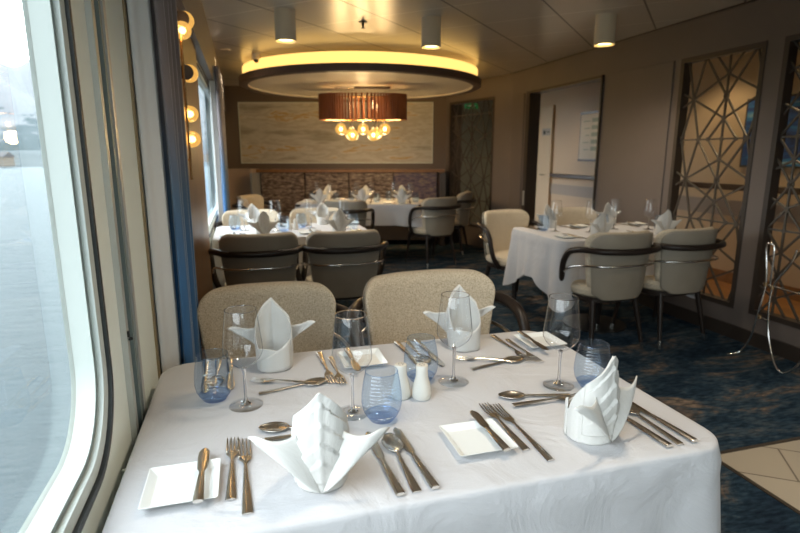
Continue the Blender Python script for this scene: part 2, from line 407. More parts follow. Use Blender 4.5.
# left wall: one panel per bay, rounded window holes
XL = -.27
def rrloop(y0, y1, z0, z1, r, n=10):
    pts = []
    for (cy, cz, a0) in ((y1 - r, z1 - r, 0), (y0 + r, z1 - r, 90), (y0 + r, z0 + r, 180), (y1 - r, z0 + r, 270)):
        for i in range(n + 1): a = R(a0 + 90 * i / n); pts.append((cy + r * math.cos(a), cz + r * math.sin(a)))
    return pts
def outer(loop, Y0, Y1, Z0, Z1, n=10):
    out = []
    for q, (cy, cz) in enumerate(((Y1, Z1), (Y0, Z1), (Y0, Z0), (Y1, Z0))):
        for i in range(n + 1):
            y, z = loop[q * (n + 1) + i]
            if i == n // 2: out.append((cy, cz))
            elif (i < n // 2) == (q in (0, 2)): out.append((cy, z + (cz - z) * 2 * i / n if q in (0, 2) else z + (cz - z) * (n - i) * 2 / n) if True else None)
            else: out.append((y, cz))
    return out
def wall_bay(mb, Y0, Y1, hole, x=XL):
    lp = rrloop(*hole)
    # split by quads: outer ring follows the same count of points
    n = 10; out = []
    for q, (cy, cz) in enumerate(((Y1, CZ), (Y0, CZ), (Y0, 0), (Y1, 0))):
        for i in range(n + 1):
            y, z = lp[q * (n + 1) + i]; t = i / n
            # walk from one side through the corner to the next
            if q in (0, 2): p = (cy, z + (cz - z) * min(1, 2 * t)) if t <= .5 else (cy + (y - cy) * (2 * t - 1), cz)
            else: p = (y + (cy - y) * min(1, 2 * t), cz) if t <= .5 else (cy, cz + (z - cz) * (2 * t - 1))
            out.append(p)
    mb.strip([(x, y, z) for y, z in lp], [(x, y, z) for y, z in out])
mb = MB()
H1 = (-.95, 1.075, .775, 2.02, .16); H0 = (-2.55, -1.25, .775, 2.02, .16); H2 = (3.9, 6.3, .74, 1.93, .19)
wall_bay(mb, YB, -1.1, H0); wall_bay(mb, -1.1, 1.2, H1); wall_bay(mb, 3.72, 6.5, H2)
def flat(mb, y0, y1, x=XL): mb.add([(x, y0, 0), (x, y1, 0), (x, y1, CZ), (x, y0, CZ)], [(0, 1, 2, 3)])
flat(mb, 1.2, 3.72); flat(mb, 6.5, 9.3)
struct(mb.build('wall_left', M['cream'], solid=0))
mb = MB()
G_ = lambda H: (H[0] - .05, H[1] + .25, H[2] - .1, H[3] + .1, .2)
wall_bay(mb, YB, -1.1, G_((-2.55, -1.45, .775, 2.02)), -.37); wall_bay(mb, -1.1, 1.5, G_(H1), -.37); wall_bay(mb, 3.72, 6.8, G_(H2), -.37); flat(mb, 1.5, 3.72, -.37); flat(mb, 6.8, 9.3, -.37)
struct(mb.build('wall_hull', M['whiteframe']))
for n, H in ((1, H1), (2, H2), (3, H0)):
    y0, y1, z0, z1, r = H
    w_ = struct(empty('window_%d' % n, (XL, (y0 + y1) / 2, z0))); yc = (y0 + y1) / 2
    def lp(ins, x):
        return [(x - XL, y - yc, z - z0) for y, z in rrloop(y0 + ins, y1 - ins, z0 + ins, z1 - ins, r - ins * .6)]
    MB().strip(lp(0, XL), lp(0, XL + .010)).strip(lp(0, XL + .010), lp(.012, XL + .010)).strip(lp(.012, XL + .010), lp(.012, XL - .004)).build('seal', M['seal'], w_)
    MB().strip(lp(.012, XL - .004), lp(.014, XL + .004)).strip(lp(.014, XL + .004), lp(.034, XL + .002)).strip(lp(.034, XL + .002), lp(.034, XL - .008)).build('window_frame', M['whiteframe'], w_)
    MB().strip(lp(.034, XL - .008), lp(.046, XL - .008)).build('gasket', M['greyseal'], w_)
    MB().strip(lp(.046, XL - .008), lp(.050, XL - .038)).strip(lp(.050, XL - .038), lp(.055, XL - .044)).build('reveal', M['whiteframe'], w_)
    a = lp(.048, XL - .040); MB().add(a, [tuple(range(len(a)))]).build('glass', M['pane'], w_, smooth=0)

# roller-blind guide channel beside window 1
t = struct(empty('trim_1', (XL, 1.27, .69)))
MB().box(0, .012, -.062, -.040, 0, 1.64).box(0, .012, .036, .060, 0, 1.64).build('guide_edge', M['alu'], t)
MB().box(0, .004, -.040, .036, 0, 1.64).build('guide_slot', M['seal'], t)
MB().box(0, .014, -.012, .004, 0, 1.64).build('guide_fin', M['greyseal'], t)
MB().box(.012, .016, -.058, -.050, .25, .262).lathe([(.006, 0), (.006, .004)], 10, (.014, -.045, .24)).build('guide_catch', M['seal'], t)
struct(MB().box(XL, XL + .005, 1.592, 1.612, .0, CZ).build('trim_2', M['tan']))
struct(MB().box(XL, XL + .03, 1.09, 1.10, 0, .7).build('trim_3', M['cream']))
# taupe facing over the windows and down the far bays
struct(MB().box(XL, -.213, 2.02, 8.97, 1.96, CZ).build('trim_4', M['wall']))
struct(MB().box(XL, -.245, 2.06, 3.75, 0, 1.96).build('wall_pier', M['pil']))
struct(MB().box(XL, -.245, 6.45, 8.3, 0, 1.96).build('wall_far_pier', M['backwall']))
struct(MB().box(XL, -.225, 6.45, 6.62, 0, 2.20).build('trim_5', M['pil']))

# ------------------------------------------------------------------ right wall with its openings
def zz(z): return 1.32 + (z - 1.32) * K
LZ0, LZ1 = .22, zz(2.02)
Y1a, Y1b = 2.82 * K, 3.52 * K       # lattice screen 1
Y2a, Y2b = 1.95 * K, 2.70 * K        # lattice screen 2
DY0, DY1, DZ = 4.44 * K, 5.83 * K, zz(2.03)
T = .10
mb = MB()
for (a, b_) in ((YB, Y2a), (Y2b, Y1a), (Y1b, DY0), (DY1, B1[1])): mb.box(XR, XR + T, a, b_, 0, CZ)
for (a, b_) in ((Y2a, Y2b), (Y1a, Y1b)): mb.box(XR, XR + T, a, b_, 0, LZ0).box(XR, XR + T, a, b_, LZ1, CZ)
mb.box(XR, XR + T, DY0, DY1, DZ, CZ)
struct(mb.build('wall_right', M['wall'], smooth=0))
# raised wall panels with shadow gaps
mb = MB()
for (a, b_) in ((Y1b + .07, DY0 - .08), (DY1 + .07, B1[1] - .03), (.2, Y2a - .08)): mb.box(XR - .012, XR, a, b_, .12, zz(2.02))
struct(mb.build('wall_panels', M['wall'], bevel=.003))
struct(MB().box(XR - .012, XR, YB, B1[1], CZ - .012, CZ).box(XR - .012, XR, YB, DY0, 0, .10).box(XR - .012, XR, DY1, B1[1], 0, .10).build('baseboard_right', M['wall_dark']))
# canted bay
dc = Vector((B1[0] - A1[0], B1[1] - A1[1])); Lc = dc.length; dc = (dc.x / Lc, dc.y / Lc)
c0, c1 = .10, Lc - .36
mb = MB().obox(A1, dc, 0, c0, 0, .1, 0, CZ).obox(A1, dc, c1, Lc, 0, .1, 0, CZ).obox(A1, dc, c0, c1, 0, .1, 0, LZ0 + .06).obox(A1, dc, c0, c1, 0, .1, LZ1 + .03, CZ)
struct(mb.build('wall_bay', M['wall'], smooth=0))

def clipseg(p, d, w_, h):            # clip the infinite line p + t d to the rectangle
    t0, t1 = -1e9, 1e9
    for a, b_, lim in ((p[0], d[0], w_), (p[1], d[1], h)):
        if abs(b_) < 1e-9:
            if a < 0 or a > lim: return None
            continue
        u, v = -a / b_, (lim - a) / b_
        if u > v: u, v = v, u
        t0 = max(t0, u); t1 = min(t1, v)
    if t1 - t0 < .03: return None
    return (p[0] + d[0] * t0, p[1] + d[1] * t0), (p[0] + d[0] * t1, p[1] + d[1] * t1)
def lattice(name, P, D, w_, z0, z1, hub, label, flip=1):
    """geometric screen: hubs with rays, rings and diamonds; P lower corner, D run direction"""
    o = empty(name, (P[0], P[1], z0), math.atan2(D[1], D[0])); tag(o, label, 'screen')
    h = z1 - z0; n = (0, 1, 0)
    fr = .035
    MB().box(0, fr, -.005, .07, 0, h).box(w_ - fr, w_, -.005, .07, 0, h).box(fr, w_ - fr, -.005, .07, 0, fr).box(fr, w_ - fr, -.005, .07, h - fr, h).build('frame', M['wall_dark'], o, smooth=0)
    bars = MB(); PX, PZ = .57 * K, .575 * K
    def seg(x0, z0_, x1, z1_):
        dx, dz = x1 - x0, z1_ - z0_; t0, t1 = 0.0, 1.0
        for p, d, lo, hi in ((x0, dx, fr * .5, w_ - fr * .5), (z0_, dz, fr * .5, h - fr * .5)):
            if abs(d) < 1e-9:
                if not lo <= p <= hi: return
                continue
            u, v = (lo - p) / d, (hi - p) / d
            if u > v: u, v = v, u
            t0 = max(t0, u); t1 = min(t1, v)
        if t1 - t0 < .02: return
        bars.bar((x0 + dx * t0, .03, z0_ + dz * t0), (x0 + dx * t1, .03, z0_ + dz * t1), (.0125, n), .012)
    def node(x, z, r, ring):
        if not (fr + r < x < w_ - fr - r and fr + r < z < h - fr - r): return
        if ring: MB().tube([(x + r * math.cos(q * PI / 8), .03, z + r * math.sin(q * PI / 8)) for q in range(16)], .0055, 6, closed=True).build('lattice_ring', M['lattice'], o)
        else: MB().tube([(x, .022, z), (x, .038, z)], r, 14).build('lattice_boss', M['lattice'], o)
    W_, H_ = PX / 2, PZ / 2; q1, q2, nd_ = .118 * K, .205 * K, .148 * K
    for i in range(-2, 3): seg(hub[0] + i * PX, 0, hub[0] + i * PX, h)
    for j in range(-3, 4): seg(0, hub[1] + j * PZ, w_, hub[1] + j * PZ)
    for i in range(-2, 3):
        for j in range(-3, 4):
            x, z = hub[0] + i * PX, hub[1] + (j + .5) * PZ
            node(x, z, .021, True)
            for sz in (-1, 1):
                node(x, z + sz * nd_, .015, False)
                for sx in (-1, 1):
                    seg(x, z, x + sx * q2, z + sz * H_); seg(x, z + sz * nd_, x + sx * q1, z + sz * H_)
                    seg(x, z + sz * nd_, x + sx * W_, z); seg(x + sx * W_, z, x + sx * q2, z + sz * H_)
            for xx in (-q2, -q1, 0, q1, q2): node(x + xx, z + H_, .015, False)
    bars.build('lattice_bars', M['lattice'], o, smooth=0)
    return o
M['lattice'] = simple('bronze_lattice_metal', (.10, .085, .068), .45, metal=.3)
lattice('lattice_screen', (XR, Y1b), (0, -1), Y1b - Y1a, LZ0, LZ1, (Y1b - 3.11 * K, zz(1.43) - LZ0), 'bronze lattice screen set in taupe wall right behind the two rear-view chairs')
lattice('lattice_screen', (XR, Y2b), (0, -1), Y2b - Y2a, LZ0, LZ1, (Y2b - 2.56 * K, zz(1.43) - LZ0), 'bronze lattice screen at right photo edge beyond the post, behind chrome tray stand')
lattice('lattice_screen', (A1[0] + dc[0] * c0, A1[1] + dc[1] * c0), dc, c1 - c0, LZ0 + .06, LZ1 + .03, ((c1 - c0) / 2, 1.0), 'far lattice screen in the canted bay right of the wall painting')

# corridor beyond
XC = 4.85
struct(MB().box(XC, XC + .1, .5, 10.2, 0, CZ).build('wall_corridor', M['corrwall']))
struct(MB().box(3.2, XC + .1, 9.9, 10.0, 0, CZ).build('wall_corridor_end', simple('green_grey_lobby_wall', (.20, .22, .18), .4)))
struct(MB().box(XR + T, XC + .1, .5, .6, 0, CZ).build('wall_corridor_front', M['corrwall']))
struct(MB().box(XR + .05, XC, .5, 10, -.06, .0).build('floor_corridor', simple('amber_wood_floor', (.34, .16, .05), .4, var=.2, vscale=6)))
struct(MB().box(XR + T, XC, .6, 4.85, .0, .11).build('trim_6', M['wood_trim']) if False else MB().box(XC - .02, XC, .6, 9.9, 0, .12).build('baseboard_corridor', M['wood_trim']))
struct(MB().box(XC - .012, XC, .6, 9.9, .70, .86).build('trim_7', simple('beige_bumper_band', (.36, .31, .26), .5)))
t = empty('handrail', (XC - .08, 5.0, 1.0)); tag(t, 'dark wooden handrail along the cream corridor wall beyond the openings', 'handrail')
MB().box(-.025, .022, -4.0, 2.85, -.03, .03).build('rail', M['darkrail'], t, bevel=.008)
for k in range(6): MB().tube([(.0, -3.6 + k * 1.28, -.02), (.04, -3.6 + k * 1.28, -.06), (.08, -3.6 + k * 1.28, -.06)], .009, 8).build('bracket', M['chrome'], t)
# corridor door with sign
t = struct(empty('door_1', (XC - .02, 8.45, 0)))
MB().box(-.012, .018, -.46, .50, 0.01, 2.06).build('door_leaf', M['corrdoor'], t, bevel=.004)
MB().box(-.022, .02, -.50, -.46, 0, 2.10).box(-.022, .02, .50, .54, 0, 2.10).box(-.022, .02, -.46, .50, 2.06, 2.10).build('door_frame', M['corrdoor'], t)
MB().tube([(-.012, -.38, 1.0), (-.06, -.38, 1.0), (-.06, -.26, 1.0)], .010, 8).build('door_handle', M['chrome'], t)
t = empty('door_sign', (XC - .034, 8.13, 1.69)); tag(t, 'small grey door sign plate on the pale corridor door', 'sign')
MB().box(0, .002, -.13, .13, -.055, .055).build('plate', simple('grey_sign_plate', (.36, .34, .31), .5), t)
MB().box(-.0015, 0, .02, .09, -.035, .02).box(-.0015, 0, -.10, -.02, -.01, .005).build('symbol', M['seal'], t)
# framed plan on corridor wall
t = empty('framed_plan', (XC, 6.90, 1.58)); tag(t, 'framed white deck plan hanging on corridor wall seen through the doorway', 'poster')
MB().box(-.02, 0, -.31, .31, -.35, .35).box(-.03, -.02, -.31, .31, .32, .35).box(-.03, -.02, -.31, .31, -.35, -.32).build('frame', M['darkrail'], t, smooth=0)
MB().box(-.023, -.02, -.29, .29, -.32, .32).build('paper', simple('white_plan_paper', (.62, .60, .54), .6), t)
mb = MB()
for k in range(5):
    mb.box(-.0245, -.023, -.20 + .02 * (k % 2), .02, .20 - k * .1, .255 - k * .1)
    mb.box(-.0245, -.023, .06, .22 - .03 * (k % 3), .21 - k * .1, .225 - k * .1)
mb.build('drawing', simple('faded_green_print', (.30, .36, .32), .6), t)
# blue picture
t = empty('blue_picture', (XC, 3.66, 1.53)); tag(t, 'large blue and teal picture on corridor wall behind the lattice screens', 'picture')
MB().box(-.03, 0, -.74, .74, -.33, .33).build('frame', M['wall_dark'], t)
MB().box(-.033, -.03, -.72, .72, -.31, .31).build('print', M['art_blue'], t)
# pocket-door jambs of the doorway and steel strike plate
t = struct(empty('door_2', (XR, DY1, 0)))
MB().box(-.02, .13, -.08, 0, 0, DZ).box(-.02, .13, -(DY1 - DY0), -.08, DZ - .025, DZ).box(-.02, .13, -(DY1 - DY0), -(DY1 - DY0) + .02, 0, DZ).build('jamb', M['wall_dark'], t, smooth=0)
MB().box(-.024, -.02, -.055, -.02, .70, .88).build('strike_plate', M['alu'], t)

# wall beyond the canted screen: dim lobby
struct(MB().box(3.62, 3.80, 9.3, 9.5, 0, CZ).build('pillar_lobby', M['wall_dark']))
struct(MB().box(3.2, 3.62, 9.84, 9.9, .5, 2.0).build('trim_8', simple('pale_lobby_panel', (.50, .52, .46), .5)))
t = empty('exit_sign', (3.90, 9.1, 2.16)); tag(t, 'small green emergency sign seen high through the far lattice screen', 'sign')
MB().box(-.12, .12, 0, .03, -.045, .045).build('sign_body', emis('green_lit_sign', (.02, .30, .09), .12), t)
MB().box(-.10, .02, -.003, 0, -.010, .010).add([(.02, -.003, -.035), (.07, -.003, 0), (.02, -.003, .035)], [(0, 1, 2)]).build('arrow', M['whiteframe'], t, smooth=0)
MB().tube([(-.01, 0, .06), (-.01, 0, .19)], .006, 8).build('hanger', M['alu'], t)
# lamps of the corridor
for (x, y, p) in ((4.3, 3.0, 22), (4.35, 4.6, 14), (4.2, 6.9, 8), (4.2, 8.6, 6), (3.35, 8.9, 16)):
    t = empty('corridor_downlight', (x, y, CZ - .012)); tag(t, 'round recessed corridor downlight above the %s' % {3.0: 'blue picture', 4.6: 'handrail beside the post', 6.9: 'framed plan', 8.6: 'pale corridor door', 8.9: 'lobby behind far screen'}[y], 'light')
    MB().lathe([(.05, 0), (.055, .004), (.055, .012)], 20).build('ring', M['chrome'], t)
    MB().lathe([(.0, -.001), (.045, -.001)], 20, cap=False).build('lens', M['lens'], t)
    lamp('lamp', (0, 0, -.03), p, (1, .72, .38), 'SPOT', .04, spot=130, parent=t)

# ------------------------------------------------------------------ ceiling: disc, downlights, fittings
DCX, DCY, DR = 1.45, 6.80, 1.45
t = empty('ceiling_disc', (DCX, DCY, CZ)); tag(t, 'round suspended ceiling disc with glowing yellow cove above chandelier', 'ceiling disc')
MB().lathe([(DR - .10, -.232), (DR - .02, -.238), (DR, -.230), (DR, -.158), (DR - .03, -.158)], 96, cap=False).build('rim', M['discrim'], t)
MB().lathe([(0, -.210), (DR - .10, -.210), (DR - .10, -.232)], 96, cap=False).build('disc_face', M['discface'], t)
MB().lathe([(0, -.165), (DR - .03, -.165)], 96, cap=False).build('top_face', M['discface'], t)
MB().lathe([(DR - .045, -.16), (DR - .045, -.045), (DR - .05, -.045)], 96, cap=False).build('cove_strip', M['glow'], t)
def can():
    t = empty('cylinder_downlight')
    MB().lathe([(.0, -.20), (.062, -.20), (.072, -.215), (.075, -.215), (.075, 0), (0, 0)], 40, cap=False).build('housing', M['lampwhite'], t)
    MB().lathe([(.0, -.2005), (.060, -.2005)], 32, cap=False).build('lens', M['lens'], t)
    lamp('lamp', (0, 0, -.23), 34, (1, .84, .64), 'SPOT', .07, spot=140, parent=t, blend=1)
    return t
for (x, y, l) in ((.35, 4.28, 'cream cylinder ceiling downlight left, nearest the window side'), (1.45, 4.21, 'cream cylinder ceiling downlight in the middle, above chandelier side'), (2.68, 3.76, 'cream cylinder ceiling downlight at right, nearest the taupe wall'),
                  (.7, 1.2, 'added out-of-view cylinder downlight for fill above the foremost table'), (2.4, 1.2, 'added out-of-view fill cylinder downlight above the tiled floor'), (2.4, -1.6, 'added fill cylinder downlight behind the camera, wall side')):  # downlights on this line are out of view, added as fill light
    place('can', can, (x, y, CZ), 0, l, 'ceiling light', 'cylinder downlights on the ceiling')
t = empty('sprinkler', (.97, 4.47, CZ)); tag(t, 'small sprinkler head on ceiling between the left and middle downlights', 'sprinkler')
MB().lathe([(.035, 0), (.035, -.006), (.010, -.010), (.010, -.03)], 20).build('escutcheon', M['wall_dark'], t)
MB().lathe([(.006, -.03), (.006, -.045), (.018, -.047), (.018, -.049)], 14).build('deflector', M['wall_dark'], t)
t = empty('dome_camera', (.19, 6.15, CZ)); tag(t, 'small white dome security camera on ceiling beside glowing disc', 'camera')
MB().lathe([(.045, 0), (.045, -.05), (.035, -.055)], 20).build('housing', M['lampwhite'], t)
MB().lathe([(.032, -.055), (.028, -.07), (.016, -.082), (0, -.086)], 18, cap=False).build('dome', M['seal'], t)
t = empty('recessed_spotlight', (-.11, 5.95, CZ)); tag(t, 'small recessed warm spotlight in ceiling next to the window wall', 'ceiling light')
MB().lathe([(.05, 0), (.05, -.005), (.04, -.006)], 20).build('ring', M['lampwhite'], t)
MB().lathe([(0, -.004), (.038, -.004)], 20, cap=False).build('lens', M['lens'], t)
lamp('lamp', (0, 0, -.03), 12, (1, .8, .55), 'SPOT', .04, spot=130, parent=t)

# chandelier
t = empty('chandelier', (1.46, DCY, CZ - .21), -R(15.9)); tag(t, 'oval chandelier of reddish wood slats with hanging amber glass globes', 'chandelier')
SW, SD = .535, .20; z0, z1 = 1.745 - (CZ - .21), 2.05 - (CZ - .21)
def sl(a):
    q = 2.6; c_, s_ = math.cos(a), math.sin(a)
    return SW * math.copysign(abs(c_) ** (2 / q), c_), SD * math.copysign(abs(s_) ** (2 / q), s_)
N = 92; mb = MB()
for i in range(N):
    a = 2 * PI * i / N; x, y = sl(a); x2, y2 = sl(a + .01); L = math.hypot(x2 - x, y2 - y) or 1; tx, ty = (x2 - x) / L, (y2 - y) / L; nx, ny = ty, -tx
    ww = .0105
    mb.add([(x + tx * u + nx * v, y + ty * u + ny * v, z) for z in (z0, z1) for (u, v) in ((-ww, -.012), (ww, -.012), (ww, .010), (-ww, .010))],
           [(0, 3, 2, 1), (4, 5, 6, 7), (0, 1, 5, 4), (1, 2, 6, 5), (2, 3, 7, 6), (3, 0, 4, 7)])
sh = mb.build('slat_shade', M['slats'], t, smooth=0)
mb = MB()
for z in (z0 + .01, z1 - .01): mb.tube([(sl(2 * PI * i / 60)[0] * .985, sl(2 * PI * i / 60)[1] * .96, z) for i in range(60)], .006, 6, closed=True)
mb.tube([(-SW * .96, 0, z1 - .02), (SW * .96, 0, z1 - .02)], .008, 6).tube([(-.3, -SD * .95, z1 - .02), (-.3, SD * .95, z1 - .02)], .006, 6).tube([(.3, -SD * .95, z1 - .02), (.3, SD * .95, z1 - .02)], .006, 6)
mb.build('shade_frame', M['brass'], t)
MB().box(-.34, -.10, -.05, .05, -.028, 0).build('ceiling_plate', M['chrome'], t, bevel=.004)
MB().box(-.10, .34, -.05, .05, -.022, 0).build('ceiling_plate', M['wall_dark'], t, bevel=.004)
mb = MB()
for x in (-.27, .02, .28): mb.tube([(x, 0, -.02), (x, 0, z1 - .02)], .005, 8)
mb.build('suspension_rod', M['chrome'], t)
GL = [(-.275, -.03, 1.635), (-.165, .07, 1.575), (-.125, -.08, 1.56), (.0, .0, 1.635), (.13, -.08, 1.56), (.17, .07, 1.575), (.27, -.03, 1.635)]
for (x, y, z) in GL:
    z -= (CZ - .21)
    g = MB().lathe([(.072 * math.sin(PI * k / 14), .072 * -math.cos(PI * k / 14)) for k in range(15)], 24, (x, y, z), cap=False).build('glass_globe', M['amber'], t)
    MB().lathe([(.020 * math.sin(PI * k / 8), .026 * -math.cos(PI * k / 8)) for k in range(9)], 14, (x, y, z), cap=False).build('bulb', M['filament'], g)
    MB().tube([(x, y, z + .03), (x, y, z1 - .02)], .006, 8).lathe([(.018, .05), (.020, .085), (.010, .095)], 14, (x, y, z)).build('stem', M['chrome'], g)
for x in (-.25, 0, .25): lamp('lamp', (x, 0, 1.50 - (CZ - .21)), 9, (1, .68, .32), 'POINT', .07, parent=t)
lamp('lamp', (0, 0, 1.93 - (CZ - .21)), 3, (1, .68, .32), 'POINT', .07, parent=t)

# wall sconce on the pier
t = empty('wall_sconce', (-.245, 2.42, 1.2)); tag(t, 'brass wall sconce with round glowing amber globes beside blue curtain', 'wall light')
MB().box(0, .012, -.02, .02, -.02, .62).build('back_plate', M['brass'], t, bevel=.003)
MB().tube([(.035, 0, .02), (.035, 0, .60)], .005, 8).tube([(.01, 0, .10), (.035, 0, .10)], .004, 8).tube([(.01, 0, .50), (.035, 0, .50)], .004, 8).build('stem', M['brass'], t)
for (dy, dz) in ((-.03, .595), (.03, .285), (.05, .185)):
    g = MB().lathe([(.034 * math.sin(PI * k / 12), .034 * -math.cos(PI * k / 12)) for k in range(13)], 20, (.045, dy, dz), cap=False).build('glass_globe', M['amber'], t)
    MB().lathe([(.014 * math.sin(PI * k / 8), .014 * -math.cos(PI * k / 8)) for k in range(9)], 12, (.045, dy, dz), cap=False).build('bulb', M['sconce_fil'], g)
    lamp('lamp', (.06, dy, dz), .8, (1, .66, .3), 'POINT', .03, parent=t)
for (dy, dz) in ((.06, .65), (.08, .45)):
    g = MB().lathe([(.036 * math.sin(PI * k / 12), .036 * -math.cos(PI * k / 12)) for k in range(13)], 20, (.050, dy, dz), cap=False).build('glass_globe', M['amber'], t)
    MB().lathe([(.012 * math.sin(PI * k / 8), .012 * -math.cos(PI * k / 8)) for k in range(9)], 12, (.050, dy, dz), cap=False).build('bulb', M['sconce_fil'], g)
    MB().tube([(.040, dy - .040, dz), (.040, dy - .036, dz)], [.028, .030], 24).build('disc_cap', M['wall_dark'], g)

# curtains
def curtain(y0, y1, x0, amp, folds, label):
    t = empty('curtain', (x0, (y0 + y1) / 2, 0)); tag(t, label, 'curtain')
    L = y1 - y0
    def fn(u, v):
        z = .04 + v * 2.05; k = 1 - .25 * v * (1 - v)
        return (amp * math.sin(u * 2 * PI * folds + .4 * math.sin(3 * v)) + .25 * amp * math.sin(u * 31 + v), (u - .5) * L * (1 - .10 * math.sin(PI * v)), z)
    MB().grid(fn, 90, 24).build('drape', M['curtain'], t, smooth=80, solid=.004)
    MB().grid(lambda u, v: (-.046 + .046 * u + .004 * math.sin(u * 9), -L / 2 * (1 - .1 * math.sin(PI * v)) - .036 + u * .05, .04 + v * 2.05), 6, 16).build('lining', M['lining'], t, smooth=80, solid=.003)
    return t
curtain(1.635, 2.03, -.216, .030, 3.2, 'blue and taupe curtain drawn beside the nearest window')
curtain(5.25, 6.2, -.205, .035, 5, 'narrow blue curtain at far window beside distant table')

# back wall art
t = empty('wall_painting', (*bw(1.63), 1.65), -R(15.9)); tag(t, 'wide abstract grey and gold landscape painting in thin white frame', 'painting')
aw, ah = 1.49, .458
MB().box(-aw, aw, -.03, 0, -ah, -ah + .014).box(-aw, aw, -.03, 0, ah - .014, ah).box(-aw, -aw + .014, -.03, 0, -ah + .014, ah - .014).box(aw - .014, aw, -.03, 0, -ah + .014, ah - .014).build('frame', M['whiteframe'], t, smooth=0)
MB().box(-aw + .014, aw - .014, -.022, 0, -ah + .014, ah - .014).build('canvas', M['art'], t, smooth=0)

# banquette
t = empty('banquette', (*bw(1.83, -.05), 0), -R(15.9)); tag(t, 'long high-backed banquette in brown woven fabric below the painting', 'banquette')
BWd = 1.36
for k in range(4):
    a = -BWd + k * 2 * BWd / 4 + .006; b_ = a + 2 * BWd / 4 - .012
    MB().box(a, b_, -.17, -.04, .47, 1.055).build('back_panel', M['banqp'] if k == 3 else M['banq'], t, bevel=.02, seg=3)
    MB().box(a, b_, -.60, -.17, .34, .47).build('seat_cushion', M['banqp'] if k == 3 else M['banq'], t, bevel=.03, seg=3)
MB().box(-BWd - .06, BWd + .10, -.19, .04, 1.06, 1.105).build('ledge', M['wood_trim'], t, bevel=.004)
MB().box(-BWd, BWd, -.57, 0, .08, .34).box(-BWd, BWd, -.04, .0, .34, 1.06).build('base', M['wall_dark'], t)
MB().box(BWd + .005, BWd + .085, -.60, .03, 0, 1.06).build('end_panel', M['wall_dark'], t)
MB().box(-BWd - .035, -BWd - .005, -.60, .03, 0, 1.06).build('end_panel', simple('pale_blue_grey_edge', (.32, .35, .40), .6), t)
t = empty('service_station', (*bw(.205, -.26), 0), -R(15.9)); tag(t, 'low mushroom-brown service cabinet in far left corner beside banquette', 'cabinet')
MB().box(-.17, .215, -.20, .20, 0, 1.09).build('body', M['partition'], t, bevel=.006)
MB().box(-.175, .22, -.21, .21, 1.09, 1.115).build('top', M['partition'], t, bevel=.005)

